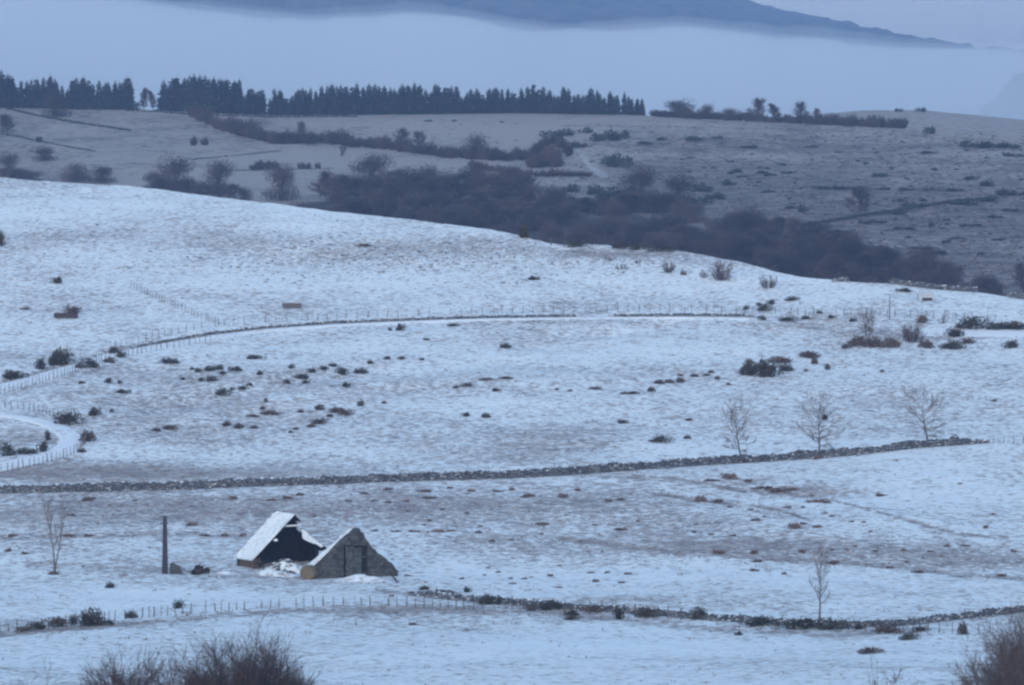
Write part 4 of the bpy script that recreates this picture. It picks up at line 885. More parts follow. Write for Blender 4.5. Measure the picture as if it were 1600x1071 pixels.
# ------------------------------------------------------------------ gorse and heather clumps in the snow: (u, v, width, height) in photo pixels
def bush(u, v, w, h, label, group, kind='gorse'):
    c = base(u, v)
    if c is None: return None
    s = px_per_m(c); k_ = 1.12 if group is None else .98; W = w / s * k_; H = h / s * (1 if group is None else .85)
    ml = {'gorse': GORSE, 'heather': HEATH, 'tussock': TUSS}[kind]
    return put({'gorse': 'gorse_bush', 'heather': 'heather_clump', 'tussock': 'grass_tussock'}[kind], ml, c, W, H * (1.1 if kind != 'tussock' else .85), label, 'tussock' if kind == 'tussock' else 'bush', group, sink=.03)
NAMED = [(99, 570, 32, 22, 'largest dark gorse bush on the upper verge where the road comes in'), (83, 571, 14, 15, 'gorse bush touching the left of the largest verge bush'), (62, 577, 14, 16, 'small gorse bush apart to the left of the largest verge bush'),
    (24, 592, 32, 12, 'low wide gorse clump on the verge nearest the left edge'), (123, 576, 13, 9, 'little clump just right of the largest verge bush'), (143, 574, 26, 12, 'wide dark clump on the lower road edge right of the largest verge bush'), (171, 567, 17, 8, 'flat clump in the gap before the road narrows'),
    (180, 553, 16, 10, 'clump at the end of the roadside wall'), (189, 559, 14, 9, 'clump just under the end of the roadside wall'),
    (108, 663, 38, 18, 'big dark green gorse bush above the outside of the road bend'), (137, 690, 20, 16, 'brown green bush on the outer edge of the road bend'), (13, 712, 24, 18, 'dark bush inside the road bend at the left edge'), (66, 706, 16, 14, 'dark bush at the tip of the bank inside the road bend'), (74, 688, 9, 14, 'small dark clump on the bank inside the road bend'), (40, 709, 30, 8, 'low dark growth along the bank inside the road bend'), (128, 707, 12, 6, 'small clump under the fence at the road bend'),
    (149, 650, 17, 12, 'leaning clump in the field just right of the road bend'),
    (1176, 587, 32, 22, 'large gorse bush, left one of the biggest dark patch in the middle field'), (1202, 589, 34, 22, 'large gorse bush, middle one of the biggest dark patch in the middle field'), (1228, 580, 20, 10, 'gorse bush at the right end of the biggest dark patch'), (1217, 567, 34, 9, 'long flat gorse clump just above the biggest dark patch'), (1264, 559, 30, 9, 'flat clump up the slope right of the biggest dark patch'), (1273, 569, 10, 10, 'small clump below the flat clump on the slope'),
    (143, 978, 34, 24, 'round very dark gorse bush on the front fence line'), (116, 976, 15, 14, 'smaller dark gorse bush left of the round one on the front fence'), (90, 979, 30, 13, 'low brown bush on the front fence left of the gorse'), (56, 983, 26, 11, 'thin low growth on the front fence near the left edge'), (36, 987, 24, 8, 'dark flat clump on the front fence at the left edge'), (172, 977, 16, 8, 'small clump right of the round gorse on the front fence'), (205, 966, 18, 10, 'small clump on the front fence between gorse and pole'), (280, 951, 16, 12, 'clump among the fence posts below the concrete pole'),
    (1094, 968, 30, 18, 'dark gorse bush alone at the left end of the lower wall bushes'), (1186, 978, 44, 13, 'long dark bush on the lower wall left of the slender tree'), (1245, 982, 60, 13, 'long dark bush on the lower wall meeting the foot of the slender tree'), (1303, 984, 46, 15, 'dark bush on the lower wall right of the slender tree foot'), (1345, 984, 16, 8, 'small clump on the lower wall past the long dark bushes'), (1386, 989, 36, 11, 'brown clump under the lower wall at the right'), (1440, 987, 24, 8, 'dark clump under the lower wall towards the corner tree'), (1504, 992, 14, 18, 'leafless clump at a fence post near the corner tree'),
    (766, 945, 28, 14, 'bush with bleached grass at the left part of the lower wall'), (862, 953, 34, 13, 'darkest bush on the lower wall below the empty pasture'), (927, 957, 22, 12, 'brown bush in the middle of the lower wall'), (966, 968, 14, 17, 'narrow upright bush hanging below the lower wall'), (1014, 965, 34, 13, 'brown bush on the lower wall before the alone gorse'), (892, 962, 20, 8, 'small clump in front of the lower wall'), (829, 955, 16, 10, 'pale brown clump in front of the lower wall'), (892, 969, 26, 7, 'low clump in the snow below the lower wall'),
    (663, 922, 14, 6, 'small dark clump just right of the stone gable snow bank'), (731, 926, 11, 8, 'small dark clump at the start of the lower wall'), (690, 928, 40, 6, 'flat brown clump between gable and lower wall'),
    (1359, 1021, 36, 9, 'flat dark log like clump alone in the front field'), (1418, 1000, 30, 11, 'arched dark clump in the front field below the lower wall'), (647, 977, 16, 4, 'tiny flat clump alone in the front field below the gable'), (1153, 993, 12, 6, 'tiny clump in the front field below the long dark bushes'), (172, 919, 13, 8, 'small clump in the snow between pole and front fence'),
    (88, 443, 15, 9, 'dark rounded clump high on the hillside above the red trough'), (40, 484, 14, 4, 'flat dark clump left of the red trough'), (112, 490, 22, 12, 'brush growing behind the red trough'), (0, 384, 12, 22, 'dark bush cut by the left edge on the hillside'), (834, 438, 15, 6, 'dark clump on the steep face above the road'), (570, 386, 20, 5, 'flat dark clump among the stones of the hill face'),
    (1492, 690, 12, 9, 'clump just behind the long wall near its right end'), (1515, 514, 50, 17, 'dark leafless hedge clump behind the yard at the right'), (1556, 515, 40, 10, 'low dark hedge along the yard near the right edge'), (1592, 516, 38, 12, 'dark hedge end cut by the right edge above the yard'), (1441, 505, 15, 11, 'dark clump on the road above the brushwood pile'),
    (1490, 526, 26, 12, 'dark clump on the snowy yard track'), (1478, 545, 18, 8, 'small clump on the bank below the yard'), (1494, 546, 24, 13, 'dark round clump on the bank below the yard'), (1447, 544, 20, 11, 'brown clump right of the brushwood pile'), (1515, 537, 20, 8, 'flat clump at the yard edge'), (1578, 544, 20, 11, 'clump at the yard edge near the right side'), (1340, 541, 26, 15, 'left end of the hedge bank under the small dense tree'), (1365, 543, 26, 14, 'hedge bank right under the small dense tree'), (1392, 543, 26, 14, 'hedge bank between small dense tree and brushwood pile'), (1322, 545, 14, 8, 'low tip of the hedge bank'),
    (626, 517, 12, 10, 'dark clump just under the road in its middle stretch'), (790, 544, 17, 7, 'dark clump alone below the road in the middle of the slope'), (974, 662, 15, 6, 'dark clump alone above the long wall in the middle field'), (1030, 691, 36, 9, 'wide dark clump above the long wall left of the three trees'), (776, 612, 12, 5, 'small dark clump alone in the middle of the field'), (346, 618, 24, 10, 'dark clump alone on the lip of the hollow'), (759, 653, 13, 7, 'right one of two dark clumps side by side above the wall'), (727, 651, 12, 6, 'left one of two dark clumps side by side above the wall')]
for (u, v, w, h, lab) in NAMED: bush(u, v, w, h, lab, None, 'heather' if any(k in lab for k in ('brown', 'brush', 'leafless', 'hedge bank', 'flat')) and 'dark leafless' not in lab else 'gorse')
ROWS = [('dark gorse clump scattered on the slope just below the hillside road', 'gorse clumps below the road', 'gorse',
         [(265, 568, 29, 9), (400, 561, 28, 7), (455, 576, 12, 8), (170, 599, 13, 9), (188, 600, 9, 6), (128, 600, 11, 5), (192, 615, 24, 7), (311, 582, 14, 7), (327, 580, 18, 9), (341, 578, 16, 9), (368, 580, 22, 8), (332, 596, 19, 9), (314, 596, 13, 7), (407, 586, 11, 7), (380, 609, 17, 7), (469, 592, 26, 9), (449, 600, 13, 8), (533, 585, 20, 12), (391, 603, 11, 6), (363, 610, 9, 5), (610, 517, 8, 6), (667, 532, 12, 4), (628, 562, 13, 6), (604, 562, 11, 6), (658, 563, 10, 4), (564, 584, 24, 9), (541, 605, 13, 8), (578, 569, 10, 7), (709, 510, 19, 5), (486, 582, 14, 7), (505, 578, 16, 7), (520, 573, 14, 6), (478, 600, 12, 6), (285, 594, 9, 5), (348, 585, 10, 6), (300, 578, 8, 5)]),
        ('low dark heather clump in the rows above the left half of the long wall', 'heather clumps above the long wall', 'heather',
         [(500, 641, 16, 10), (527, 645, 26, 9), (422, 648, 30, 7), (393, 652, 22, 5), (354, 666, 15, 8), (373, 670, 16, 9), (395, 670, 18, 6), (499, 663, 25, 11), (243, 674, 17, 6), (267, 671, 24, 8), (174, 644, 8, 6), (564, 635, 13, 11), (540, 649, 26, 10), (410, 640, 8, 6), (463, 672, 10, 5), (486, 668, 14, 6), (455, 677, 9, 5), (416, 629, 8, 8), (470, 645, 12, 5), (515, 652, 12, 6), (600, 631, 8, 5)]),
        ('small dark clump in the line along the bank in the middle of the field', 'clumps along the middle bank', 'heather',
         [(727, 604, 22, 6), (712, 607, 10, 5), (870, 610, 7, 4), (930, 609, 20, 5), (975, 616, 14, 4), (990, 616, 20, 5), (1018, 612, 13, 8), (1030, 600, 18, 7), (1046, 599, 14, 7), (1063, 598, 16, 9), (760, 594, 26, 4), (790, 592, 24, 4), (1063, 588, 10, 5), (1085, 589, 14, 5), (1102, 588, 14, 5), (1121, 593, 9, 6), (1111, 583, 10, 5), (1138, 602, 8, 4), (1259, 581, 7, 5), (1293, 578, 9, 10), (1077, 658, 12, 5), (1074, 686, 12, 6), (1553, 628, 9, 4), (1379, 582, 8, 5), (890, 612, 9, 4)]),
        ('dark clump along the road verge towards the right', 'verge clumps on the right', 'gorse',
         [(1192, 500, 15, 7), (1232, 502, 30, 8), (1259, 499, 14, 6), (1165, 484, 12, 7), (1193, 486, 26, 12), (1204, 476, 14, 8), (1236, 470, 26, 7), (1412, 456, 24, 6), (1333, 503, 12, 6), (1300, 498, 12, 6), (1280, 490, 10, 5), (1186, 478, 10, 6)]),
        ('small brown grass tussock in the broad brownish field behind the barns', 'heather tufts in the barn field', 'tussock',
         [(530 + x * .3375, 713 + y * .3375, w, h) for x, y, w, h in ((420, 302, 9, 5), (390, 320, 7, 4), (655, 327, 9, 4), (640, 356, 13, 6), (705, 396, 11, 6), (790, 390, 13, 4), (930, 362, 12, 4), (945, 318, 24, 6), (1300, 342, 22, 6), (1185, 320, 10, 4), (1380, 303, 9, 4), (345, 350, 20, 5), (460, 352, 22, 6), (520, 350, 18, 5), (260, 350, 20, 4), (160, 348, 14, 4), (480, 248, 11, 4), (590, 266, 8, 4), (1052, 275, 8, 4), (320, 256, 8, 4), (110, 175, 16, 5), (225, 157, 16, 6), (390, 165, 26, 6), (610, 163, 14, 6), (795, 158, 11, 7), (735, 165, 20, 5), (880, 190, 26, 7), (1040, 190, 18, 8), (1250, 210, 14, 5), (1300, 205, 16, 7), (45, 210, 12, 5), (165, 209, 16, 4), (220, 215, 16, 4), (305, 210, 14, 4), (415, 195, 24, 5), (1100, 160, 12, 6), (510, 150, 11, 5))]
         + [(142, 782, 26, 8), (210, 783, 10, 4), (302, 822, 20, 9), (318, 838, 20, 6), (365, 780, 16, 8), (350, 838, 14, 7), (425, 783, 16, 5), (450, 780, 16, 8), (470, 775, 14, 8), (490, 808, 8, 4), (22, 838, 20, 6), (105, 838, 24, 6), (140, 838, 16, 5), (40, 866, 14, 6), (12, 862, 12, 8), (380, 838, 12, 6), (110, 806, 14, 5)]),
        ('small brown tussock on the clear snow between the barns and the lower wall', 'tufts above the lower wall', 'tussock',
         [(530 + x * .3375, 713 + y * .3375, w, h) for x, y, w, h in ((565, 570, 9, 5), (740, 539, 11, 4), (795, 570, 8, 5), (855, 570, 10, 5), (890, 562, 8, 3), (980, 557, 11, 6), (800, 592, 14, 4), (1170, 542, 14, 4), (1245, 542, 11, 5), (1335, 548, 13, 6), (1190, 582, 13, 7), (1310, 587, 14, 4), (1020, 610, 14, 4), (320, 555, 14, 4), (675, 553, 7, 4), (690, 520, 10, 3), (1015, 507, 8, 3), (240, 650, 10, 5))]),
        ('brown tussock on the right side of the broad brownish valley field', 'tufts in the right valley field', 'tussock',
         [(1060 + x * .3375, 713 + y * .3375, w, h) for x, y, w, h in ((570, 448, 13, 8), (910, 442, 9, 5), (1040, 440, 10, 6), (1245, 420, 10, 6), (1330, 417, 16, 4), (1555, 443, 12, 6), (1460, 272, 10, 4), (1420, 335, 9, 8), (1305, 130, 9, 4), (940, 185, 18, 7), (890, 352, 9, 4), (855, 307, 9, 4), (800, 305, 9, 4), (710, 280, 9, 5), (675, 265, 11, 4), (580, 240, 9, 5), (500, 240, 16, 6), (640, 330, 18, 6), (545, 335, 24, 12), (580, 316, 12, 6), (360, 300, 16, 6), (400, 283, 7, 5), (180, 450, 14, 8), (205, 452, 12, 8), (345, 452, 16, 8), (360, 490, 18, 6), (355, 532, 16, 6), (490, 548, 9, 6), (820, 420, 9, 4), (780, 434, 9, 4), (715, 437, 9, 4), (1170, 444, 12, 4), (250, 370, 12, 5), (150, 366, 9, 5), (70, 354, 8, 5), (85, 320, 8, 4), (100, 210, 20, 14), (180, 212, 18, 8), (240, 238, 11, 5), (330, 250, 14, 4), (240, 105, 30, 12), (320, 120, 14, 7), (160, 115, 26, 5), (715, 500, 20, 9), (980, 520, 16, 6), (1100, 540, 22, 6), (1500, 555, 20, 5), (1055, 492, 9, 5), (620, 186, 8, 4), (1010, 20, 8, 3))])]
for lab, grp, kd, L in ROWS:
    for (u, v, w, h) in L: bush(u, v, w, h, lab, grp, kd)

for (u, v, w, h, lab) in ((1158, 724, 15, 7, 'brown tussock round the foot of the first bare tree by the long wall'), (1279, 718, 16, 7, 'brown tussock round the foot of the nest bearing tree by the long wall'), (1450, 697, 14, 6, 'brown tussock round the foot of the third bare tree by the long wall'), (83, 898, 18, 7, 'brown tussock round the foot of the two stemmed tree'), (1280, 786, 34, 7, 'wide brown tussock patch in the snow under the three bare trees'), (1230, 768, 44, 8, 'wide reddish tussock patch beside the sheep path below the long wall'), (1190, 764, 30, 6, 'reddish tussock patch at the start of the sheep path below the long wall')): bush(u, v, w, h, lab, None, 'tussock')
# ------------------------------------------------------------------ spruces on the ridge
rs = random.Random(9)
SPL = {'L': ('snow dusted dark spruce in the left block of the ridge top row', 'spruces in the left ridge block'), 'M': ('snow dusted dark spruce in the tall group beginning the long ridge row', 'spruces at the start of the long ridge row'), 'R': ('snow dusted dark spruce in the long even part of the ridge row', 'spruces in the long ridge row')}
TOPS = [(-80, 112), (0, 108), (30, 112), (34, 122), (62, 112), (78, 112), (82, 120), (100, 114), (104, 128), (120, 116), (135, 116), (140, 126), (160, 115), (168, 128), (178, 118), (195, 118), (204, 122),
        (252, 124), (262, 116), (290, 114), (310, 113), (340, 116), (372, 120), (380, 128), (395, 133), (412, 130), (420, 136), (436, 130), (442, 140), (460, 136), (480, 132), (505, 128), (530, 130), (560, 128), (600, 130), (625, 128), (655, 126), (690, 130), (720, 136), (760, 135), (800, 136), (830, 134), (845, 134), (870, 134), (895, 136), (905, 138), (925, 136), (945, 140), (960, 140), (972, 144), (990, 145), (1004, 150)]
def spruce(u, row):
    vb = ridge_of(np.array([u]))[0]; p = ground(u, vb + (1.5 if row == 0 else .4), 'far')
    if p is None: p = ground(u, vb + 2, 'far')
    y = p.y + (6 if row == 0 else 18 + rs.uniform(0, 12)); x = p.x * y / p.y
    q = drop(x, y, 'far'); top = interp(np.array([u]), TOPS)[0] + rs.uniform(-2, 6) + (rs.random() < .3) * rs.uniform(4, 16) + (row == 1) * rs.uniform(-3, 4)
    zt = at_depth(np.array([u]), np.array([top]), np.array([y]))[0][2]; H = max(9, zt - q.z)
    top += sum(a * math.exp(-((u - x_) / 6) ** 2) for x_, a in ((20, 8), (60, 8), (100, 16), (148, 10), (185, 8), (283, 12), (330, 7), (385, 9), (418, 25), (450, 16), (497, 9), (565, 7), (620, 8), (672, 14), (722, 14), (752, 8), (868, 14), (905, 8), (943, 14))); H = max(9, at_depth(np.array([u]), np.array([top]), np.array([y]))[0][2] - q.z)
    reg = 'L' if u < 220 else 'M' if u < 420 else 'R'; lab, grp = SPL[reg]
    o = put('spruce_tree', SPRUCE, q, 1, 1, lab, 'spruce', grp, rs); s = H / 18; w = s * rs.uniform(.85, 1.3); o.scale = (w, w, s); o.rotation_euler = (0, 0, rs.uniform(0, 6.28)); return o
GAPS = [(36, 40), (100, 103), (204, 253), (417, 421), (838, 842), (968, 972)]
for row, st in ((0, 7.8), (1, 9.0)):
    u = -30.0 + row * 5
    while u < 1004:
        if not any(a - (0 if row else 0) <= u <= b_ for a, b_ in GAPS): spruce(u, row)
        u += st * rs.uniform(.75, 1.3)
# ------------------------------------------------------------------ leafless trees of the far side
rr = random.Random(21)
def ftree(u, v, w, h, label, group=None, meshes=None, which='far', dy=0):
    p = ground(u, v, which)
    if p is None: return
    if dy: q = drop(p.x * (p.y + dy) / p.y, p.y + dy, which); p = q
    if meshes is None and w > 1.05 * h or meshes is FTREE and rr.random() < .7: meshes = DOME
    s = px_per_m(p); o = put('bare_tree' if meshes is not FBUSH and meshes is not RBUSH else 'bare_shrub', meshes or FTREE, p, -1, 1, label, 'tree' if meshes is not FBUSH and meshes is not RBUSH else 'shrub', group)
    o.scale = (w / s, w / s, h / s); return o
for (u, v, w, h, lab) in [(88, 183, 52, 36, 'spreading leafless tree standing in front of the left spruce block'), (225, 174, 18, 38, 'faint slender leafless tree in the gap between the spruce blocks'), (240, 174, 18, 34, 'second faint slender tree beside the right edge of the spruce gap'), (213, 173, 20, 14, 'low dark bush ending the left spruce block'),
        (1062, 185, 62, 30, 'wide rounded leafless tree right after the end of the spruce row'), (1104, 187, 32, 25, 'grey leafless tree behind the wide rounded one on the ridge'), (1140, 189, 34, 20, 'low leafless tree on the ridge left of the tallest one'), (1180, 192, 40, 40, 'tallest leafless tree on the ridge right of the spruces'), (1214, 192, 26, 32, 'narrow leafless tree right of the tallest ridge tree'), (1254, 194, 34, 38, 'dark rounded leafless tree on the ridge'), (1279, 195, 20, 28, 'last small pale leafless tree on the ridge'),
        (12, 212, 36, 36, 'pale leafless tree at the left edge on the far field'), (14, 274, 44, 38, 'dark leafless tree at the left edge above the snowy crest'), (70, 252, 44, 24, 'solitary dark bush in the lower left far field'), (120, 285, 50, 32, 'dark rounded trees behind the snowy crest at the left'), (160, 286, 50, 28, 'pale twiggy tree beside the dark rounded ones behind the crest'),
        (272, 299, 74, 58, 'largest leafless tree of the left valley group'), (340, 302, 68, 52, 'leafless tree just right of the largest in the left group'), (440, 314, 66, 60, 'domed leafless tree standing alone in the pale far field'), (500, 308, 44, 44, 'thin leafless tree right of the domed one'), (578, 290, 80, 52, 'tall pale leafless tree above the valley thicket'), (668, 300, 60, 44, 'first domed dark tree over the middle valley thicket'), (698, 304, 46, 38, 'second domed dark tree over the middle valley thicket'), (738, 300, 48, 46, 'third domed dark tree over the middle valley thicket'), (798, 298, 60, 40, 'fourth domed dark tree over the middle valley thicket'),
        (1000, 316, 66, 60, 'large leafless tree at the foot of the moor slope'), (1060, 318, 56, 48, 'leafless tree right of the large one at the foot of the moor'), (1346, 338, 48, 50, 'faint leafless tree alone on the right moor slope'), (1440, 436, 64, 52, 'dark leafless tree rising behind the right crest'), (1600, 458, 44, 50, 'dark leafless tree cut by the right edge behind the crest'),
        (470, 222, 24, 34, 'pointed tree standing up from the upper hedge'), (625, 234, 34, 36, 'rounded tree in the middle of the far hedge'), (658, 237, 30, 34, 'rounded tree just right of the middle one in the far hedge'), (745, 246, 44, 38, 'pale twiggy tree at the right part of the far hedge'), (535, 246, 12, 20, 'small thin tree under the far hedge')]:
    ftree(u, v, w, h, lab, None, FTHIN if 'slender' in lab or 'narrow' in lab else None, dy=14 if v < 198 and u > 190 else 0)
rr = random.Random(21)
def along(pts, step, w, h, label, group, meshes, jit=2, which='far', dy=0):
    p = poly_sample(pts, 400); x = pts[0][0]
    L = np.concatenate([[0], np.cumsum(np.hypot(*np.diff(p, axis=0).T))]); s = 0
    while s < L[-1]:
        i = int(np.searchsorted(L, s)); i = min(i, 399)
        ftree(p[i][0] + rr.uniform(-jit, jit), p[i][1] + rr.uniform(-jit, jit) * .5, w * rr.uniform(.7, 1.3), h * rr.uniform(.7, 1.3), label, group, meshes, which, dy); s += step * rr.uniform(.75, 1.25)
along([(305, 183), (330, 197), (375, 212), (430, 224), (485, 224)], 8.5, 28, 20, 'brown leafless shrub in the thick hedge dropping from the spruces', 'shrubs of the upper hedge', FBUSH)
along([(500, 222), (560, 230), (640, 238), (700, 246), (780, 251), (835, 248)], 12, 26, 18, 'brown leafless shrub in the long hedge across the far fields', 'shrubs of the far hedge', FBUSH)
along([(830, 252), (845, 232), (862, 226), (880, 232), (892, 248)], 9, 22, 15, 'brown shrub on the arched rim of the thicket in the hollow', 'shrubs on the rim of the hollow', FBUSH)
along([(828, 262), (850, 260), (875, 262), (850, 250), (870, 250)], 9, 30, 20, 'pale brown shrub filling the hollow on the moor edge', 'shrubs filling the hollow', RBUSH)
along([(1285, 197), (1340, 200), (1410, 204)], 10, 26, 15, 'low leafless shrub trailing right from the ridge trees', 'low shrubs on the ridge', FBUSH, dy=10)
along([(1020, 184), (1120, 190), (1280, 197)], 11, 22, 13, 'low scrub under the leafless ridge trees', 'scrub under the ridge trees', FBUSH, dy=10)
along([(395, 266), (430, 264)], 9, 18, 12, 'small shrub in the short row on the pale far field', 'short row of shrubs in the pale field', FBUSH); along([(470, 264), (510, 264)], 13, 16, 11, 'small shrub right of the short row on the pale far field', 'shrubs right of the short row', FBUSH)
along([(303, 227), (325, 227)], 16, 18, 13, 'round bush of the pair alone in the upper far field', 'pair of bushes in the far field', FBUSH)
along([(60, 222), (62, 222)], 30, 14, 10, 'faint small bush in the left far field', None, FBUSH)
along([(740, 263), (830, 276), (930, 276)], 12, 24, 10, 'low brown scrub along the lower edge of the hollow', 'scrub below the hollow', RBUSH)
along([(515, 318), (600, 306), (660, 306), (740, 306), (825, 308)], 15, 52, 36, 'dark domed tree massed along the top of the valley thicket', 'domed trees along the thicket top', FTREE, 3)
along([(820, 312), (880, 328), (940, 338), (1000, 332), (1060, 334), (1090, 352)], 15, 46, 28, 'dark tree in the dip of the valley thicket below the hollow', 'trees in the dip of the thicket', FTREE, 3)
along([(1130, 366), (1170, 360), (1240, 370), (1330, 394), (1400, 418)], 16, 54, 28, 'dark domed scrub tree along the right end of the valley thicket', 'trees at the right end of the thicket', FTREE, 3)
# the thicket on the valley floor: each scrub tree its own
WTOP = [(-20, 292), (180, 296), (380, 312), (520, 322), (560, 308), (640, 306), (700, 308), (850, 318), (920, 336), (1000, 330), (1060, 350), (1100, 372), (1160, 352), (1240, 362), (1330, 388), (1400, 412), (1470, 430), (1520, 455), (1620, 470)]
def wood(n, v_lo, v_hi, meshes, label, group, w, h, u0=-10, u1=1560):
    k = 0; t = 0
    while k < n and t < n * 20:
        t += 1; u = rr.uniform(u0, u1); a = interp(np.array([u]), WTOP)[0]; c = crest_of(np.array([u]))[0] + 22
        if c <= a + 4: continue
        v = a + (c - a) * rr.uniform(v_lo, v_hi) + 8; ftree(u, v, w * rr.uniform(.7, 1.35), h * rr.uniform(.7, 1.3), label, group, meshes); k += 1
wood(115, .05, .75, FTREE, 'dark leafless scrub tree in the thicket on the valley floor', 'scrub trees of the valley thicket', 50, 34, 470)
wood(110, .2, 1.0, FBUSH, 'low leafless shrub in the thicket on the valley floor', 'shrubs of the valley thicket', 46, 22, 480, 1480)
wood(34, .55, 1.0, RBUSH, 'rusty brown shrub right behind the snowy crest', 'rusty shrubs behind the crest', 44, 24, 1130, 1600)
wood(14, .5, 1.0, RBUSH, 'rusty brown shrub behind the left snowy crest', 'rusty shrubs behind the left crest', 36, 12, 60, 420)
wood(30, .55, 1.0, FBUSH, 'low leafless scrub peeping over the snowy crest at the left', 'scrub behind the left snowy crest', 46, 15, 80, 520)
along([(240, 300), (300, 306), (380, 316)], 17, 40, 24, 'leafless shrub filling between the left valley trees', 'shrubs between the left valley trees', FTREE, 3)
along([(0, 284), (60, 284)], 16, 36, 18, 'leafless shrub behind the crest at the far left', 'shrubs behind the far left crest', FTREE, 3)
# ------------------------------------------------------------------ field walls on the far side, moor gorse
def low_hedge(pts, h, label, seed, w=1.2):
    P = path3d(pts, 1.6, 'far'); e = MB(); r_ = random.Random(seed); o3 = Vector(P[0])
    for p in P:
        for k in range(5): e.rock(p - o3 + Vector((r_.uniform(-.9, .9), r_.uniform(-.4, .4), h * .35 + r_.uniform(-.1, .2))), h * r_.uniform(.35, .7), r_, flat=1.0)
    o = e.build('field_wall', M['gorse_far']); o.location = o3; tag(o, label, 'field wall'); return o
low_hedge([(12, 171), (60, 182), (120, 193), (170, 200), (203, 205)], 1.0, 'dark field wall slanting down below the left spruce block', 1)
low_hedge([(-20, 208), (10, 211), (60, 221), (110, 231), (148, 237)], .6, 'faint field wall slanting across the far left field', 2)
low_hedge([(200, 174), (240, 175), (300, 180), (420, 184), (560, 183)], .9, 'dark low wall along the foot of the spruces', 3)
low_hedge([(300, 250), (380, 243), (440, 236)], .5, 'thin dark line of a wall across the middle far field', 4)
low_hedge([(355, 268), (420, 266), (520, 264)], .5, 'thin wall under the short row of shrubs', 5)
low_hedge([(1235, 356), (1290, 348), (1345, 339), (1400, 331), (1440, 324), (1500, 315), (1560, 311)], 1.3, 'dark overgrown wall climbing the right moor slope', 6)
low_hedge([(880, 197), (1060, 199), (1240, 203)], .35, 'faint line of a wall just under the moor skyline', 7)
FG = [(1060 + x * .3375, 82 + y * .3375, w * .34, h * .34) for x, y, w, h in ((80, 410, 75, 26), (185, 398, 40, 12), (325, 445, 60, 18), (1380, 440, 110, 34), (1460, 440, 110, 30), (1530, 445, 80, 22), (1160, 470, 60, 16), (1560, 482, 90, 16), (930, 575, 70, 20), (280, 556, 50, 20), (240, 562, 40, 12), (380, 562, 60, 16), (420, 572, 50, 14), (300, 578, 50, 10), (500, 562, 44, 14), (640, 634, 44, 18), (720, 634, 80, 18), (800, 636, 80, 16), (940, 637, 60, 14), (1050, 640, 60, 14), (1160, 640, 40, 12), (1250, 642, 90, 14), (1510, 662, 80, 34), (1590, 662, 50, 16), (1440, 690, 80, 24), (1300, 704, 120, 28), (1090, 720, 80, 28), (1000, 750, 80, 20), (930, 790, 70, 16), (760, 838, 80, 20), (700, 862, 60, 18), (1040, 820, 80, 16), (1350, 806, 80, 14), (1120, 915, 90, 20), (1200, 935, 90, 22), (1400, 938, 30, 14), (820, 895, 40, 30), (940, 910, 50, 18), (580, 740, 40, 40), (510, 725, 60, 16), (415, 650, 50, 16), (1240, 885, 30, 24), (1340, 590, 70, 20), (1190, 548, 30, 16), (1420, 620, 70, 30), (860, 795, 40, 20), (1020, 690, 50, 14), (1140, 690, 40, 16), (240, 510, 30, 12), (490, 525, 30, 14), (620, 440, 50, 10), (1040, 418, 20, 8), (870, 520, 20, 16), (1540, 735, 60, 14), (1460, 765, 60, 12), (1240, 780, 30, 12), (1170, 810, 26, 30), (1060, 860, 26, 14), (1480, 870, 60, 10), (1300, 865, 70, 10))]
FG += [(862, 214, 30, 12), (880, 212, 26, 12), (868, 222, 20, 14), (914, 208, 18, 10), (950, 220, 36, 18), (968, 218, 24, 16), (966, 262, 34, 20), (962, 256, 36, 16), (900, 232, 26, 12), (930, 305, 26, 18), (960, 310, 40, 18), (985, 300, 22, 10), (1010, 226, 20, 6), (1030, 220, 18, 6), (670, 190, 10, 3), (710, 190, 8, 3), (785, 192, 6, 3), (1100, 300, 30, 14), (1120, 312, 26, 12), (1090, 320, 34, 14), (1140, 290, 18, 10), (890, 300, 24, 14)]
for i, (u, v, w, h) in enumerate(FG):
    p = ground(u, v, 'far')
    if p is None: continue
    s = px_per_m(p); put('gorse_bush', GORSEF, p, w / s * 1.3, h / s * .85, 'dark gorse patch on the brown moor slope across the valley', 'bush', 'gorse patches on the moor', rr)
for k in range(170):
    u = rr.uniform(900, 1640); v = rr.triangular(212, 440, 300); p = ground(u, v, 'far')
    if p is None or v > crest_of(np.array([u]))[0] - 2: continue
    s = px_per_m(p); w = rr.uniform(3, 10); put('gorse_bush', GORSEF, p, w / s, w * .3 / s, 'small dark gorse tuft dotted over the brown moor slope', 'bush', 'small gorse tufts on the moor', rr)
for (u, v, w, h, lab, wh) in ((1405, 175, 14, 5, 'small flat bush on the skyline of the knoll, left one', 'back'), (1438, 175, 18, 6, 'larger flat bush on the skyline of the knoll, right one', 'back'), (1451, 209, 22, 10, 'dark pointed bush on the moor edge below the knoll', 'far')):
    p = ground(u, v, wh)
    if p: s = px_per_m(p); put('gorse_bush', GORSEF, p, w / s, h / s * 1.1, lab, 'bush', None, rr)

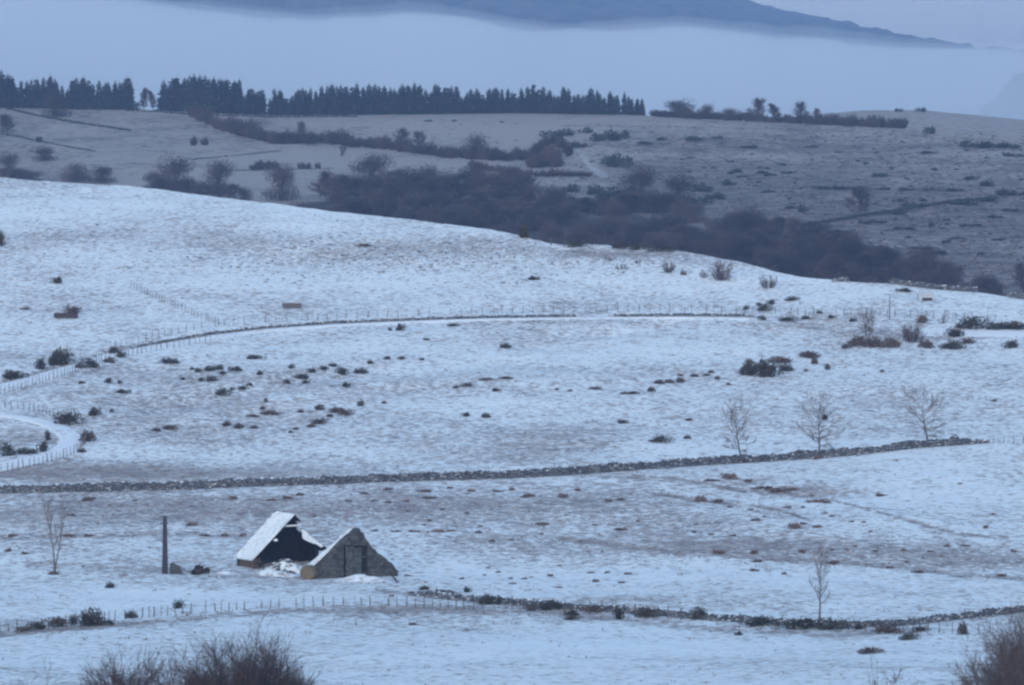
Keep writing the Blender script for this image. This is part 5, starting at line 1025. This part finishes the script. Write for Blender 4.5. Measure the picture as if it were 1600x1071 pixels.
# ------------------------------------------------------------------ what nobody could count: dead grass through the snow, loose stones on the hill face
def cover_uv(u, v):
    c = .12
    for (a, b_, ru, rv, am) in BLOBS: c += am * math.exp(-((u - a) / ru) ** 2 - ((v - b_) / rv) ** 2)
    for pts, wv, am in LINES:
        if pts[0][0] - 20 < u < pts[-1][0] + 20: c += am * math.exp(-((v - float(interp(np.array([u]), pts)[0])) / (wv * 1.3)) ** 2)
    return c
def project(x, y, z):
    d = RM.T @ np.array([x, y, z - CAMZ]); return 800 + F * d[0] / -d[2], 535.5 - F * d[1] / -d[2]
rt = random.Random(5); B = MB(); n = 0
for k in range(130000):
    y = rt.uniform(400, 1060); x = rt.uniform(-.125, .125) * y; p = drop(x, y)
    if p is None: continue
    u, v = project(p.x, p.y, p.z); q = cover_uv(u, v) + (vnoise(x / 6, y / 7, 61) - .5) * .5
    if rt.random() > q * .55: continue
    n += 1; s = rt.uniform(.08, .22) * (1.5 if rt.random() < .08 else 1); mi = 1 if rt.random() < .16 else 0
    for j in range(5):
        a = rt.uniform(0, 6.28); w = s * rt.uniform(.2, .5); lx, ly = math.cos(a), math.sin(a); L = s * rt.uniform(.6, 1.4)
        c0 = Vector((p.x + rt.uniform(-s, s), p.y + rt.uniform(-s, s), p.z - .04)); B.face([c0 + Vector((-ly * w, lx * w, 0)), c0 + Vector((ly * w, -lx * w, 0)), c0 + Vector((lx * L * .8, ly * L * .8, L))], mi)
gr = B.build('dead_grass', [M['straw'], M['reed']]); gr['kind'] = 'stuff'
B = MB()
for k in range(2600):
    u = rt.gauss(640, 210); v = rt.gauss(400, 20); p = ground(u, v)
    if p is None or v < crest_of(np.array([u]))[0] + 8 or v > 450: continue
    B.rock((p.x, p.y, p.z), abs(rt.gauss(0, .17)) + .07, rt, flat=.6)
for k in range(500):
    u = rt.uniform(-20, 1100); v = rt.uniform(300, 480); p = ground(u, v)
    if p is None or v < crest_of(np.array([u]))[0] + 4: continue
    B.rock((p.x, p.y, p.z), abs(rt.gauss(0, .12)) + .06, rt, flat=.6)
B.build('loose_stones', M['drystone'])['kind'] = 'stuff'
B = MB()
for k in range(9000):
    u = rt.uniform(640, 1650); v = rt.uniform(190, 455); w_ = min(1, max(.08, (u - 780) / 300)) * (.35 if v < 212 else 1)
    if rt.random() > w_ * (.25 + 1.3 * vnoise(u / 38, v / 11, 91)): continue
    p = ground(u, v, 'far')
    if p is None: continue
    s = rt.uniform(.3, 1.1)
    for j in range(4):
        a = rt.uniform(0, 6.28); c0 = Vector((p.x + rt.uniform(-s, s), p.y + rt.uniform(-s, s) * .6, p.z - .05)); lx, ly = math.cos(a), math.sin(a); wd = s * rt.uniform(.3, .7); h = s * rt.uniform(.25, .6)
        B.face([c0 + Vector((-ly * wd, lx * wd, 0)), c0 + Vector((ly * wd, -lx * wd, 0)), c0 + Vector((ly * wd * .4, -lx * wd * .4, h)), c0 + Vector((-ly * wd * .5, lx * wd * .5, h * .8))])
B.build('moor_bracken', M['heather'])['kind'] = 'stuff'
print('tufts', n)
